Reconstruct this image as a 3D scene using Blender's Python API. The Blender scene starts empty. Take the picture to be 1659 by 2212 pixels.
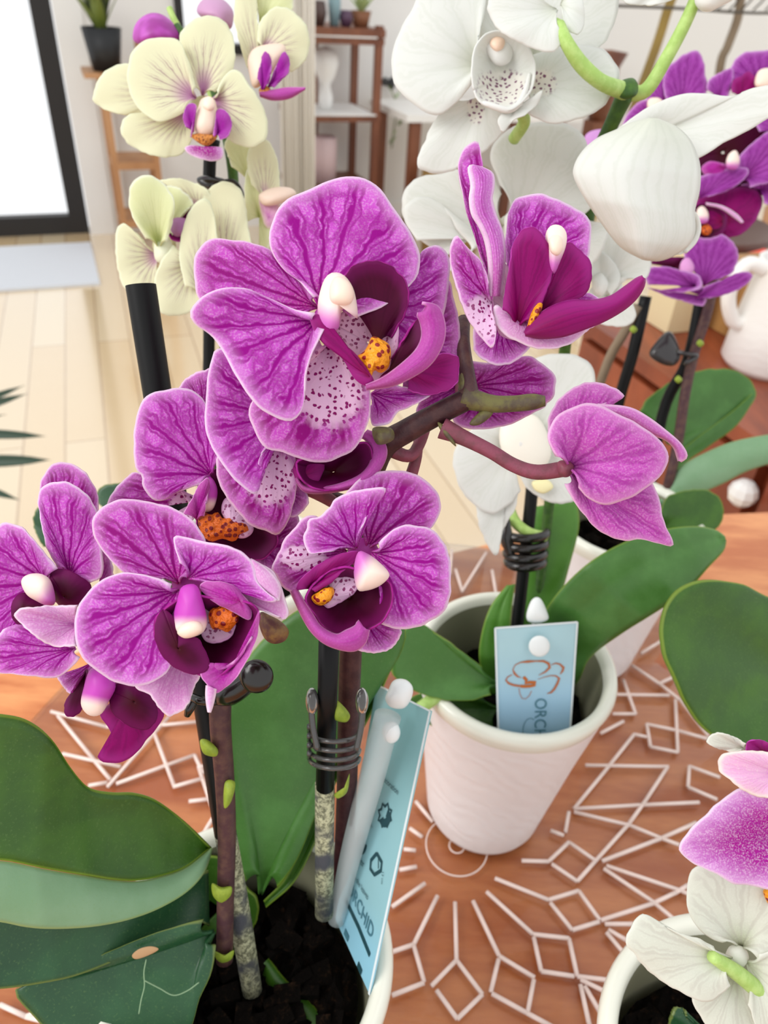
import bpy, math, random
import numpy as np
from mathutils import Matrix, Vector
random.seed(7)
S = bpy.context.scene
COL = S.collection

# ---------------------------------------------------------------- camera, world, light, exposure
F = 1600.0; CX, CY = 829.5, 1106.0
CAM = np.array([0.0, 0.0, 1.13])
dn = np.array([680 - CX, -(3308 - CY), -F]); UP = -dn / np.linalg.norm(dn)
fw = np.array([0, 0, -1.0]); AY = fw - fw @ UP * UP; AY /= np.linalg.norm(AY); AX = np.cross(AY, UP)
ROT = np.array([AX, AY, UP])
cam = bpy.data.cameras.new('camera'); cam_o = bpy.data.objects.new('camera', cam); COL.objects.link(cam_o)
M = Matrix([list(ROT[i]) + [CAM[i]] for i in range(3)] + [[0, 0, 0, 1]])
cam_o.matrix_world = M
cam.sensor_fit = 'HORIZONTAL'; cam.sensor_width = 27.0
cam.lens = F * 27.0 / 1659.0
cam.clip_start = 0.01; cam.clip_end = 60
cam.dof.use_dof = True; cam.dof.focus_distance = 0.175; cam.dof.aperture_fstop = 21.0
S.camera = cam_o

w = bpy.data.worlds.new('world'); S.world = w; w.use_nodes = True
nt = w.node_tree; bg = nt.nodes['Background']
bg.inputs[0].default_value = (0.97, 0.985, 1.0, 1); bg.inputs[1].default_value = 1.12

def area(name, loc, target, size, power, color=(1, 1, 1)):
    l = bpy.data.lights.new(name, 'AREA'); l.shape = 'RECTANGLE'; l.size = size[0]; l.size_y = size[1]
    l.energy = power; l.color = color
    o = bpy.data.objects.new(name, l); COL.objects.link(o); o.location = loc
    o.rotation_euler = (Vector(target) - Vector(loc)).to_track_quat('-Z', 'Y').to_euler()
    return o
area('window_daylight', (-1.9, -0.6, 2.5), (0.0, 0.25, 0.95), (1.6, 1.4), 40, (1.0, 0.99, 0.97))

S.view_settings.view_transform = 'Standard'; S.view_settings.look = 'None'
S.view_settings.exposure = 0.0; S.view_settings.gamma = 1.0; S.view_settings.use_curve_mapping = False

# ---------------------------------------------------------------- geometry helpers
def P(px, py, z):
    return CAM + ROT @ np.array([(px - CX) / F * z, -(py - CY) / F * z, -z])
def onh(px, py, h):                      # the point of the pixel's ray at height h
    d = P(px, py, 1.0) - CAM
    return CAM + d * ((h - CAM[2]) / d[2])
def srgb(h):
    h = h.lstrip('#'); c = [int(h[i:i + 2], 16) / 255 for i in (0, 2, 4)]
    return tuple([(x / 12.92 if x <= .04045 else ((x + .055) / 1.055) ** 2.4) for x in c]) + (1.0,)
ORG = {}
def link(name, verts, faces, m, parent=None, uv=None, attrs=None, smooth=True, thick=0, kind=None, label=None):
    V = np.array(verts, float); o0 = V.mean(0)
    me = bpy.data.meshes.new(name)
    me.from_pydata([tuple(v) for v in (V - o0)], [], [tuple(f) for f in faces]); me.update()
    if smooth: me.polygons.foreach_set('use_smooth', [True] * len(me.polygons))
    if uv is not None:
        l = me.uv_layers.new(name='UVMap'); vi = np.zeros(len(me.loops), int); me.loops.foreach_get('vertex_index', vi)
        l.data.foreach_set('uv', np.array(uv, float)[vi].ravel())
    for k, a in (attrs or {}).items():
        at = me.attributes.new(k, 'FLOAT', 'POINT'); at.data.foreach_set('value', np.array(a, float))
    for mm in (m if isinstance(m, (list, tuple)) else [m]): me.materials.append(mm)
    o = bpy.data.objects.new(name, me); COL.objects.link(o)
    if parent is not None:
        o.parent = parent; o.location = Vector(o0 - ORG[parent.name])
    else: o.location = Vector(o0)
    ORG[o.name] = o0
    if thick:
        s = o.modifiers.new('thickness', 'SOLIDIFY'); s.thickness = thick; s.offset = 0
    if kind: o['kind'] = kind
    if label: o['label'] = label
    return o
def empty(name, loc, label, cat, group=None):
    o = bpy.data.objects.new(name, None); COL.objects.link(o); o.location = Vector(loc); o.empty_display_size = .02
    ORG[o.name] = np.array(loc, float); tag(o, label, cat, group); return o
def tag(o, label, cat, group=None, kind=None):
    o['label'] = label; o['category'] = cat
    if group: o['group'] = group
    if kind: o['kind'] = kind
    return o
def struct(o): o['kind'] = 'structure'; return o

def cr(pts, n, closed=False):            # Catmull-Rom resampled evenly to n points
    p = np.array(pts, float)
    if closed: q = np.vstack([p[-1], p, p[0], p[1]])
    else: q = np.vstack([2 * p[0] - p[1], p, 2 * p[-1] - p[-2]])
    out = []
    for i in range(1, len(q) - 2):
        a, b, c, d = q[i - 1], q[i], q[i + 1], q[i + 2]
        for t in np.linspace(0, 1, 10, endpoint=False):
            out.append(.5 * (2 * b + (c - a) * t + (2 * a - 5 * b + 4 * c - d) * t * t + (3 * b - a - 3 * c + d) * t ** 3))
    out.append(q[-2])
    out = np.array(out); s = np.r_[0, np.cumsum(np.linalg.norm(np.diff(out[:, :2], axis=0), axis=1) + 1e-9)]
    t = np.linspace(0, s[-1], n + 1)[:-1] if closed else np.linspace(0, s[-1], n)
    return np.stack([np.interp(t, s, out[:, k]) for k in range(out.shape[1])], 1)

def petal(parent, name, m, z, base, pts, dt=0, bulge=3, tilt=(0, 0), spot=None, thick=.0005, rip=.5, wav=3, closed=False, ctrl=.3, jag=0, label=None, N=64, R=18):
    """A petal: rays fan out from its base to the margin. z metres, dt/bulge/tilt/rip millimetres."""
    pts = np.array([p[:2] for p in pts], float)
    o = cr(pts, N, closed)
    b = np.array(base, float)
    if closed:
        o = np.vstack([o, o[0]])
    n = len(o); cen = o.mean(0); L = np.linalg.norm(o - b, axis=1).max()
    if jag:
        rs = np.random.RandomState(int(base[0])); o = o + rs.uniform(-jag, jag, o.shape)
        if closed: o[-1] = o[0]
    axis = (cen - b); ph = (base[0] * .13) % 6
    rs = np.random.RandomState(int(abs(base[0] * 7 + base[1])) % 99991); k = np.arange(n) / n * 2 * np.pi
    wob = sum(rs.uniform(.2, .7) * np.sin(k * q + rs.uniform(0, 6.28)) for q in (5, 8, 11, 17)) * min(1.0, L / 120)
    dv = (o - cen); dv /= np.linalg.norm(dv, axis=1)[:, None] + 1e-9; o = o + dv * wob[:, None]
    if closed: o[-1] = o[0]
    V, UV, E, SP, faces = [], [], [], [], []
    s0 = .03
    for j in range(R + 1):
        r = s0 + (1 - s0) * (j / R) ** .85
        for i in range(n):
            e = o[i]; t = i / (n - 1)
            c = (b + e) / 2 * (1 - ctrl) + (b + axis * .6) * ctrl
            q = (1 - r) ** 2 * b + 2 * r * (1 - r) * c + r * r * e
            if closed: d = dt * r ** 1.4 - bulge * (1 - r * r) + bulge * .5
            else: d = dt * (np.linalg.norm(e - b) / L) * r ** 1.4 - bulge * 4 * r * (1 - r * .62) * .66 + bulge * .5
            d += tilt[0] * (q[0] - b[0]) / 100 + tilt[1] * (q[1] - b[1]) / 100
            d += rip * math.sin(2 * math.pi * t * wav + ph) * r * r
            V.append(P(q[0], q[1], z + d / 1000)); UV.append((t, r))
            E.append((1 - r) * np.linalg.norm(e - b) / F * z * 1000)
            SP.append(0 if spot is None else max(0, 1 - np.linalg.norm((q - np.array(spot[:2])) / np.array([spot[2], spot[-1]])) ** 2))
    for j in range(R):
        for i in range(n - 1):
            a = j * n + i; faces.append((a, a + 1, a + n + 1, a + n))
    return link(name, V, faces, m, parent, UV, {'edge': E, 'spot': SP}, thick=thick, label=label)

def pillow(parent, name, m, z, pts, h=3, back=None, cen=None, N=40, R=8, tip=None, label=None, kind=None, axis=(0, 1)):
    """A solid rounded body with the given outline; h millimetres of front relief."""
    o = cr(np.array(pts, float), N, True); c = o.mean(0) if cen is None else np.array(cen, float)
    back = h if back is None else back
    V, UV, faces, TT = [], [], [], []
    ax = np.array(axis, float); ax /= np.linalg.norm(ax); pr = (o - c) @ ax; lo, hi = pr.min(), pr.max()
    def add(sgn, hh):
        off = len(V)
        q = c
        V.append(P(q[0], q[1], z - sgn * hh / 1000)); UV.append((.5, 0)); TT.append(((q - c) @ ax - lo) / (hi - lo))
        for j in range(1, R + 1):
            r = math.sin(j / R * math.pi / 2)
            k = math.sqrt(max(0, 1 - r * r))
            for i in range(N):
                q = c + (o[i] - c) * r
                V.append(P(q[0], q[1], z - sgn * hh * k / 1000)); UV.append((i / N, r)); TT.append(((q - c) @ ax - lo) / (hi - lo))
        for i in range(N):
            f = (off, off + 1 + i, off + 1 + (i + 1) % N); faces.append(f if sgn > 0 else f[::-1])
        for j in range(R - 1):
            for i in range(N):
                a = off + 1 + j * N + i; b_ = off + 1 + j * N + (i + 1) % N
                f = (a, a + N, b_ + N, b_); faces.append(f if sgn > 0 else f[::-1])
    add(1, h); add(-1, back)
    return link(name, V, faces, m, parent, UV, {'tip': TT}, label=label, kind=kind)

def strip(parent, name, m, z, A, B, bulge=2, fold=0, thick=.0006, n=40, k=12, zs=None, label=None, spot=None, fmid=.5):
    """A leaf or ribbon between two edges A and B, both from base to tip. zs: depths along it (metres)."""
    a = cr(A, n); b = cr(B, n)
    zz = np.interp(np.linspace(0, 1, n), np.linspace(0, 1, len(zs)), zs) if zs is not None else np.full(n, z)
    V, UV, E, SP, faces = [], [], [], [], []
    for j in range(n):
        wd = np.linalg.norm(a[j] - b[j]) / F * zz[j] * 1000
        for i in range(k + 1):
            u = i / k; q = a[j][:2] * (1 - u) + b[j][:2] * u
            d = -bulge * 4 * u * (1 - u) + fold * (1 - abs(u - fmid) / max(fmid, 1 - fmid)) * min(1, wd / 8)
            V.append(P(q[0], q[1], zz[j] + d / 1000)); UV.append((u, j / (n - 1))); E.append(min(u, 1 - u) * wd)
            SP.append(0 if spot is None else max(0, 1 - (np.linalg.norm(q - np.array(spot[:2])) / spot[2]) ** 2))
    for j in range(n - 1):
        for i in range(k):
            f = j * (k + 1) + i; faces.append((f, f + 1, f + k + 2, f + k + 1))
    return link(name, V, faces, m, parent, UV, {'edge': E, 'spot': SP}, thick=thick, label=label)

def tube_geo(pts, rad, seg=14, res=6, world=False, cap=True):
    """pts (px,py,z) or world points; rad in metres (one or per point)."""
    rad = np.atleast_1d(rad); rad = np.full(len(pts), rad[0]) if len(rad) == 1 else rad
    p = np.array([q if world else P(*q) for q in pts], float)
    if len(p) == 2: n = 2
    else: n = (len(p) - 1) * res + 1
    q = np.hstack([p, np.array(rad, float)[:, None]])
    if n > 2:
        qq = np.vstack([2 * q[0] - q[1], q, 2 * q[-1] - q[-2]]); out = []
        for i in range(1, len(qq) - 2):
            a, b, c, d = qq[i - 1], qq[i], qq[i + 1], qq[i + 2]
            for t in np.linspace(0, 1, res, endpoint=False):
                out.append(.5 * (2 * b + (c - a) * t + (2 * a - 5 * b + 4 * c - d) * t * t + (3 * b - a - 3 * c + d) * t ** 3))
        out.append(q[-1]); q = np.array(out)
    V, faces, UV = [], [], []
    t0 = q[1, :3] - q[0, :3]; t0 /= np.linalg.norm(t0)
    nrm = np.cross(t0, [0.3, .5, .81]); nrm /= np.linalg.norm(nrm)
    L = 0
    for i in range(len(q)):
        t = q[min(i + 1, len(q) - 1), :3] - q[max(i - 1, 0), :3]; t /= np.linalg.norm(t)
        nrm = nrm - nrm @ t * t; nrm /= np.linalg.norm(nrm); bi = np.cross(t, nrm)
        if i: L += np.linalg.norm(q[i, :3] - q[i - 1, :3])
        for k in range(seg):
            a = 2 * math.pi * k / seg
            V.append(q[i, :3] + q[i, 3] * (nrm * math.cos(a) + bi * math.sin(a))); UV.append((k / seg, L))
    for i in range(len(q) - 1):
        for k in range(seg):
            a = i * seg + k; b = i * seg + (k + 1) % seg
            faces.append((a, b, b + seg, a + seg))
    if cap: faces.append(tuple(range(seg))[::-1]); faces.append(tuple((len(q) - 1) * seg + k for k in range(seg)))
    return V, faces, UV
def tube(parent, name, m, pts, rad, label=None, **kw):
    V, f, UV = tube_geo(pts, rad, **kw); return link(name, V, f, m, parent, UV, label=label)
def join(parts):
    V, Fc = [], []
    for v, f in parts:
        o = len(V); V += list(v); Fc += [tuple(i + o for i in q) for q in f]
    return V, Fc
def box_geo(x0, x1, y0, y1, z0, z1, T=None):
    v = [np.array((x, y, z)) for x in (x0, x1) for y in (y0, y1) for z in (z0, z1)]
    if T: v = [T(*p) for p in v]
    return v, [(0, 1, 3, 2), (4, 6, 7, 5), (0, 4, 5, 1), (2, 3, 7, 6), (0, 2, 6, 4), (1, 5, 7, 3)]
def lathe_geo(c, prof, seg=72):
    V, Fc = [], []
    for r, h in prof:
        for k in range(seg):
            a = 2 * math.pi * k / seg; V.append(np.array((c[0] + r * math.cos(a), c[1] + r * math.sin(a), c[2] + h)))
    for i in range(len(prof) - 1):
        for k in range(seg):
            a = i * seg + k; b = i * seg + (k + 1) % seg; Fc.append((a, b, b + seg, a + seg))
    return V, Fc

# ---------------------------------------------------------------- materials
def mat(name, color, rough=.5, spec=.5, metal=0, coat=0, trans=0):
    m = bpy.data.materials.new(name); m.use_nodes = True; b = m.node_tree.nodes['Principled BSDF']
    b.inputs['Base Color'].default_value = srgb(color) if isinstance(color, str) else color
    b.inputs['Roughness'].default_value = rough; b.inputs['Metallic'].default_value = metal
    b.inputs['Specular IOR Level'].default_value = spec; b.inputs['Coat Weight'].default_value = coat
    if trans: b.inputs['Transmission Weight'].default_value = trans
    return m
class NB:
    def __init__(s, m): s.m = m; s.t = m.node_tree; s.b = s.t.nodes['Principled BSDF']
    def n(s, ty, **kw):
        x = s.t.nodes.new(ty)
        for k, v in kw.items(): setattr(x, k, v)
        return x
    def put(s, sock, v):
        if hasattr(v, 'is_output') or isinstance(v, bpy.types.NodeSocket): s.t.links.new(v, sock)
        else: sock.default_value = v
    def math(s, op, a, b=0, c=0):
        x = s.n('ShaderNodeMath', operation=op); s.put(x.inputs[0], a); s.put(x.inputs[1], b); s.put(x.inputs[2], c); return x.outputs[0]
    def mix(s, f, a, b):
        x = s.n('ShaderNodeMix', data_type='RGBA'); s.put(x.inputs[0], f); s.put(x.inputs[6], a); s.put(x.inputs[7], b); return x.outputs[2]
    def ss(s, v, lo, hi, a=0., b=1.):
        x = s.n('ShaderNodeMapRange', interpolation_type='SMOOTHSTEP')
        for i, q in enumerate((v, lo, hi, a, b)): s.put(x.inputs[i], q)
        return x.outputs[0]
    def attr(s, name): return s.n('ShaderNodeAttribute', attribute_name=name).outputs['Fac']
    def comb(s, x, y, z=0.):
        q = s.n('ShaderNodeCombineXYZ'); s.put(q.inputs[0], x); s.put(q.inputs[1], y); s.put(q.inputs[2], z); return q.outputs[0]
    def noise(s, vec, scale, detail=3, rough=.5):
        q = s.n('ShaderNodeTexNoise'); q.inputs['Scale'].default_value = scale; q.inputs['Detail'].default_value = detail; q.inputs['Roughness'].default_value = rough
        if vec is not None: s.put(q.inputs['Vector'], vec)
        return q.outputs['Fac']
    def vor(s, vec, scale, feat='F1', rnd=1.):
        q = s.n('ShaderNodeTexVoronoi', feature=feat); q.inputs['Scale'].default_value = scale; q.inputs['Randomness'].default_value = rnd; s.put(q.inputs['Vector'], vec); return q.outputs['Distance']
    def bump(s, h, st=.3, dist=.001):
        q = s.n('ShaderNodeBump'); q.inputs['Strength'].default_value = st; q.inputs['Distance'].default_value = dist; s.put(q.inputs['Height'], h); s.put(s.b.inputs['Normal'], q.outputs[0])
    def obj(s): return s.n('ShaderNodeTexCoord').outputs['Object']
    def uv(s):
        q = s.n('ShaderNodeSeparateXYZ'); s.put(q.inputs[0], s.n('ShaderNodeTexCoord').outputs['UV']); return q.outputs[0], q.outputs[1]
    def translucent(s, col, fac):
        t = s.n('ShaderNodeBsdfTranslucent'); s.put(t.inputs[0], col); mx = s.n('ShaderNodeMixShader'); mx.inputs[0].default_value = fac
        s.t.links.new(s.b.outputs[0], mx.inputs[1]); s.t.links.new(t.outputs[0], mx.inputs[2])
        s.t.links.new(mx.outputs[0], s.t.nodes['Material Output'].inputs[0])

def petal_mat(name, base, centre, vein, edge, nv=9, vs=.85, net=.6, ew=(.15, .9), rough=.55, tr=.18, cv=(.05, .45), wv=.22, mott=.25, spotbg='#efc6e6', spotc='#86085e', spotscale=820, veinfade=(.0, .12), veinout=(1.5, 1.6), wig=.1, bmp=.3):
    m = mat(name, base, rough, .14); b = NB(m); u, v = b.uv(); ob = b.obj()
    nz = b.noise(ob, 110, 3); nz2 = b.noise(ob, 420, 3)
    uu = b.math('ADD', b.math('ADD', u, b.math('MULTIPLY', b.math('SUBTRACT', nz, .5), wig)), b.math('MULTIPLY', b.math('SUBTRACT', nz2, .5), wig * .35))
    wmod = b.math('MULTIPLY', b.ss(nz2, .3, .7, .7, 1.35), b.ss(v, .15, .85, 1.15, .6))
    def lines(n, width):
        fr = b.math('FRACT', b.math('MULTIPLY', uu, n)); a = b.math('ABSOLUTE', b.math('SUBTRACT', fr, .5))
        return b.ss(a, b.math('MULTIPLY', wmod, width * .25), b.math('MULTIPLY', wmod, width), 1., 0.)
    l1 = lines(nv, wv); l2 = b.math('MULTIPLY', lines(nv * 2.0, wv * 1.15), b.ss(v, .42, .66))
    vv = b.vor(b.comb(b.math('MULTIPLY', uu, nv * 1.7), b.math('MULTIPLY', b.math('ADD', v, b.math('MULTIPLY', nz2, .08)), 6.5)), 1.0, 'DISTANCE_TO_EDGE', .95)
    l3 = b.math('MULTIPLY', b.math('MULTIPLY', b.ss(vv, .0, .2, 1., 0.), net), b.ss(v, .25, .55))
    L = b.math('MAXIMUM', b.math('MAXIMUM', l1, b.math('MULTIPLY', l2, .8)), l3)
    e = b.attr('edge')
    L = b.math('MULTIPLY', L, b.math('MULTIPLY', b.ss(e, .35, 2.4), b.ss(v, veinfade[0], veinfade[1])))
    L = b.math('MULTIPLY', L, b.ss(v, veinout[0], veinout[1], 1., 0.))
    c0 = b.mix(b.ss(v, cv[0], cv[1]), srgb(centre), srgb(base))
    fine = b.noise(ob, 2300, 2); c0 = b.mix(b.math('MULTIPLY', b.ss(fine, .42, .72), mott), c0, srgb(edge))
    c1 = b.mix(b.math('MULTIPLY', L, vs), c0, srgb(vein))
    vm = b.n('ShaderNodeVectorMath', operation='ADD'); nn = b.n('ShaderNodeTexNoise'); nn.inputs['Scale'].default_value = 900
    vs2 = b.n('ShaderNodeVectorMath', operation='SCALE'); b.t.links.new(nn.outputs['Color'], vs2.inputs[0]); vs2.inputs['Scale'].default_value = .0009
    b.put(nn.inputs['Vector'], ob); b.put(vm.inputs[0], ob); b.put(vm.inputs[1], vs2.outputs[0])
    sp = b.attr('spot'); dots = b.vor(vm.outputs[0], spotscale, 'F1', .75)
    dm = b.ss(dots, b.ss(sp, .1, .9, .34, .27), b.ss(sp, .1, .9, .46, .37), 1., 0.)
    sc = b.mix(dm, srgb(spotbg), srgb(spotc))
    c2 = b.mix(b.math('MULTIPLY', b.math('MULTIPLY', b.ss(sp, 0., .04), .92), b.ss(b.math('ADD', sp, b.math('MULTIPLY', b.math('SUBTRACT', nz2, .5), .5)), .0, .6)), c1, sc)
    soft = b.math('MULTIPLY', b.ss(e, .5, 4.0, 1., 0.), .2)
    c3 = b.mix(soft, c2, srgb(edge))
    c4 = b.mix(b.ss(b.math('ADD', e, b.math('MULTIPLY', nz2, .3)), ew[0] + .1, ew[1], 1., 0.), c3, srgb(edge))
    b.put(b.b.inputs['Base Color'], c4)
    b.bump(b.math('ADD', b.math('MULTIPLY', L, -.6), b.math('MULTIPLY', fine, .3)), bmp, .0006)
    b.translucent(c4, tr)
    return m
PUR = petal_mat('purple_petal', '#cb52c6', '#c01ca6', '#980088', '#f3d2ee', nv=9, wv=.27, vs=1., mott=.3)
PUR2 = petal_mat('purple_sepal', '#c44abc', '#c4269f', '#900078', '#f1cae8', nv=7, wv=.28, vs=1., mott=.3)
PURP = petal_mat('pale_purple_petal', '#dd94d0', '#cf66bf', '#c054ae', '#f6dcee', nv=9, vs=.4, mott=.35)
PURB = petal_mat('purple_petal_back', '#c453b6', '#bc48ac', '#981e88', '#f0c0e4', nv=6, vs=.6, net=.25, mott=.3, cv=(.0, .3))
DRK = petal_mat('dark_lip', '#86005e', '#7a0040', '#5e0046', '#c24bb0', nv=6, vs=.35, net=.1, mott=.02, bmp=.1, ew=(.02, .3), rough=.5, tr=.1)
DRK2 = petal_mat('deep_lip', '#480029', '#3c0012', '#30001a', '#a8268c', nv=5, vs=.2, net=.0, mott=.0, bmp=.02, veinfade=(.2, .5), ew=(.02, .25), rough=.55, tr=.06)
MAG = petal_mat('magenta_lip', '#b2229c', '#9c1078', '#880a70', '#eaa6dd', nv=6, vs=.4, net=.15, mott=.1, ew=(.05, .5), rough=.45)
VIO = petal_mat('violet_lobe', '#a01a9c', '#8c0c84', '#7c0a74', '#d08ccc', nv=5, vs=.3, net=.0, mott=.05, bmp=.08, ew=(.05, .5))
THR = petal_mat('spotted_throat', '#ecc3dc', '#e5a0c8', '#b03088', '#dca0cc', nv=8, vs=.25, net=.1, mott=.05)
WHT = petal_mat('white_petal', '#e9eae4', '#e2e4d6', '#d2d6c8', '#f3f3ee', nv=8, vs=.22, net=.0, mott=.1, bmp=.07, ew=(.1, .5), tr=.25, spotbg='#f2efe6', spotc='#7c3f66', spotscale=600)
YEL = petal_mat('yellow_green_petal', '#e9e6c4', '#cf96c2', '#9c6a80', '#f4f6d8', nv=12, vs=.7, net=.0, wv=.13, mott=.1, ew=(.3, 1.1), cv=(.08, .5), tr=.25, veinfade=(.08, .25), veinout=(.5, .88), wig=.05)
YELB = petal_mat('yellow_green_petal_plain', '#e3e6b4', '#d3dc98', '#c3cc8a', '#f6f8e0', nv=9, vs=.3, net=.0, wv=.14, wig=.05, veinout=(.5, .9), mott=.1, ew=(.3, 1.2), tr=.25)
RPU = petal_mat('violet_petal', '#a542a8', '#902088', '#7a0c78', '#d49ad6', nv=10, vs=.75, net=.3, ew=(.2, 1.3), mott=.15)
FAD = petal_mat('faded_petal', '#dcddce', '#c6c8ac', '#c2bcb0', '#ecece0', nv=7, vs=.4, net=.1, mott=.25, bmp=.08)
PNK = petal_mat('blush_petal', '#efb6dc', '#dc84c8', '#e09ad0', '#f8e8e0', nv=7, vs=.3, net=.2, mott=.3, ew=(.2, 1.6))
SPM = petal_mat('speckled_magenta_petal', '#d98fd8', '#aa1090', '#a81c9e', '#f4dcf0', nv=9, vs=.35, net=.5, mott=.5, ew=(.1, 1.0), cv=(.45, 1.), bmp=.1)

def tipmat(name, a, c, lo=.5, hi=.75, rough=.45):
    m = mat(name, a, rough, .4); b = NB(m); cc = b.mix(b.ss(b.attr('tip'), lo, hi), srgb(a), srgb(c)); b.put(b.b.inputs['Base Color'], cc)
    b.b.inputs['Subsurface Weight'].default_value = .15; b.b.inputs['Subsurface Radius'].default_value = (.003, .0015, .001)
    return m
CREAM = mat('cream_anther', '#f6dcc8', .45); COLP = tipmat('column_purple_cream', '#c23fb4', '#f5dcd2', .55, .8); COLPI = tipmat('column_cream_purple', '#f6dfd2', '#cf6cc0', .45, .85)
def spotted(name, a, c, scale, th=.3, rough=.45):
    m = mat(name, a, rough, .4); b = NB(m); d = b.vor(b.obj(), scale, 'F1', .9); cc = b.mix(b.ss(d, th, th + .07, 1., 0.), srgb(a), srgb(c)); b.put(b.b.inputs['Base Color'], cc)
    b.bump(b.math('ADD', b.math('MULTIPLY', b.noise(b.obj(), 420, 3), 2.2), b.math('MULTIPLY', d, -.6)), .8, .0012); return m
ORA = spotted('orange_callus', '#f09a16', '#8c1416', 620, .33); ORA2 = spotted('deep_orange_callus', '#d8640f', '#7c0f16', 700, .38)
LIL = spotted('lilac_throat', '#e9bfe2', '#86108a', 800, .3)

def leaf_mat(name, a, c, edge='#9bb43c', rough=.32):
    m = mat(name, a, rough, .5); b = NB(m); ob = b.obj(); n1 = b.noise(ob, 45, 4, .6); n2 = b.noise(ob, 1500, 2)
    u, v = b.uv()
    cc = b.mix(b.ss(n1, .35, .7), srgb(a), srgb(c)); cc = b.mix(b.math('MULTIPLY', b.ss(n2, .55, .8), .2), cc, srgb('#7fa058'))
    rib = b.math('MULTIPLY', b.ss(b.math('ABSOLUTE', b.math('SUBTRACT', u, .5)), .0, .02, 1., 0.), .0)
    cc = b.mix(b.math('MULTIPLY', b.ss(b.attr('edge'), .15, .8, 1., 0.), .55), cc, srgb(edge))
    b.put(b.b.inputs['Base Color'], cc); b.put(b.b.inputs['Roughness'], b.ss(n1, .3, .7, rough, rough + .18))
    b.bump(b.math('ADD', b.math('MULTIPLY', n2, .3), n1), .25, .0006); b.translucent(cc, .1)
    return m
LFD = leaf_mat('dark_green_leaf', '#315a10', '#44701c'); LFM = leaf_mat('green_leaf', '#44742c', '#55883f'); LFL = leaf_mat('light_green_leaf', '#7fa77c', '#8bb089', '#a8c070', .42)
LFV = leaf_mat('fresh_green_leaf', '#4c8222', '#5a9230'); LFB = leaf_mat('blue_green_leaf', '#1f4a2a', '#2d5c36', '#8f9a4a')

def stem_mat(name, a, c, rough=.5):
    m = mat(name, a, rough, .4); b = NB(m); cc = b.mix(b.ss(b.noise(b.obj(), 260, 4, .6), .38, .66), srgb(a), srgb(c)); b.put(b.b.inputs['Base Color'], cc); b.bump(b.noise(b.obj(), 1800, 2), .25, .0004); return m
STM = stem_mat('brown_stem', '#4a2b30', '#5e4038'); STP = stem_mat('mauve_pedicel', '#8a4558', '#74404a'); STD = stem_mat('dark_stem', '#38191f', '#4b2a2a')
STG = stem_mat('green_stem', '#a4c566', '#b7d47c'); STGD = stem_mat('dark_green_stem', '#33571a', '#446a20'); NOD = stem_mat('green_bract', '#9aac38', '#83982f'); OLV = stem_mat('olive_tip', '#6f6a3c', '#56493a')
BUDB = stem_mat('brown_bud', '#5e3734', '#8a6a3c'); STK = mat('black_stake', '#070708', .45, .25)
def crust():
    m = mat('crusted_stake', '#2a2a2a', .8); b = NB(m); n = b.noise(b.obj(), 700, 5, .7); n2 = b.noise(b.obj(), 90, 2)
    cc = b.mix(b.ss(n, .4, .6), srgb('#6b6a52'), srgb('#c3c09c')); cc = b.mix(b.ss(n2, .42, .62), cc, srgb('#4a4a50')); b.put(b.b.inputs['Base Color'], cc); b.bump(n, .6, .0008); return m
CRU = crust()
CLP = mat('smoke_grey_clip', '#2e2a2b', .2, .6); CLB = mat('black_clip', '#17120f', .18, .6); CLK = mat('grey_clear_clip', '#5c5a58', .12, .7, trans=.4)
def ceramic(name, col, inner=False, ridges=True):
    m = mat(name, col, .38, .4, coat=.1); b = NB(m)
    if ridges:
        wv = b.n('ShaderNodeTexWave', bands_direction='DIAGONAL'); wv.inputs['Scale'].default_value = 55; wv.inputs['Distortion'].default_value = 7; wv.inputs['Detail'].default_value = 1
        b.put(wv.inputs['Vector'], b.obj()); b.bump(wv.outputs['Fac'], .12, .0012)
    return m
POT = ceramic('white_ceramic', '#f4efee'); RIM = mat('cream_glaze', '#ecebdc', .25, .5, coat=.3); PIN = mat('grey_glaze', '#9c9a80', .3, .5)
def soil_mat():
    m = mat('bark_soil', '#16100c', .9, .1); b = NB(m); n = b.noise(b.obj(), 260, 6, .7)
    b.put(b.b.inputs['Base Color'], b.mix(b.ss(n, .52, .75), srgb('#100b08'), srgb('#3d2a1c'))); b.bump(n, 1., .004); return m
SOIL = soil_mat()

def wood(name, a, c, scale=6, rough=.35, stretch=(1, 9, 1), coat=0, rot=0, bumpy=.05):
    m = mat(name, a, rough, .5, coat=coat); b = NB(m); mp = b.n('ShaderNodeMapping'); mp.inputs['Scale'].default_value = stretch; mp.inputs['Rotation'].default_value = (0, 0, rot)
    b.put(mp.inputs[0], b.obj()); n = b.noise(mp.outputs[0], scale, 5, .6); n2 = b.noise(mp.outputs[0], scale * 7, 3, .6)
    cc = b.mix(b.ss(n, .32, .68), srgb(a), srgb(c)); cc = b.mix(b.math('MULTIPLY', b.ss(n2, .5, .75), .25), cc, srgb(c)); b.put(b.b.inputs['Base Color'], cc); b.bump(n2, bumpy, .001); return m
TBL = wood('copper_brown_wood', '#ea9c60', '#c46c36', 9, .3, (1, 4.5, 1), .2, .3); CHS = wood('red_brown_wood', '#9a4a2a', '#74321c', 5, .4, (6, 1, 1), .1, .6)
SHW = wood('walnut_shelf', '#8a553a', '#6b3c28', 6, .45, (1, 1, .3)); BAM = wood('bamboo', '#c49468', '#a9764c', 6, .5, (1, 1, .2)); GLD = wood('golden_pole', '#a98c3f', '#80672c', 7, .5, (1, 1, .2)); TWG = wood('brown_twig', '#94826c', '#70604c', 9, .7, (1, 1, .3))

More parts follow.
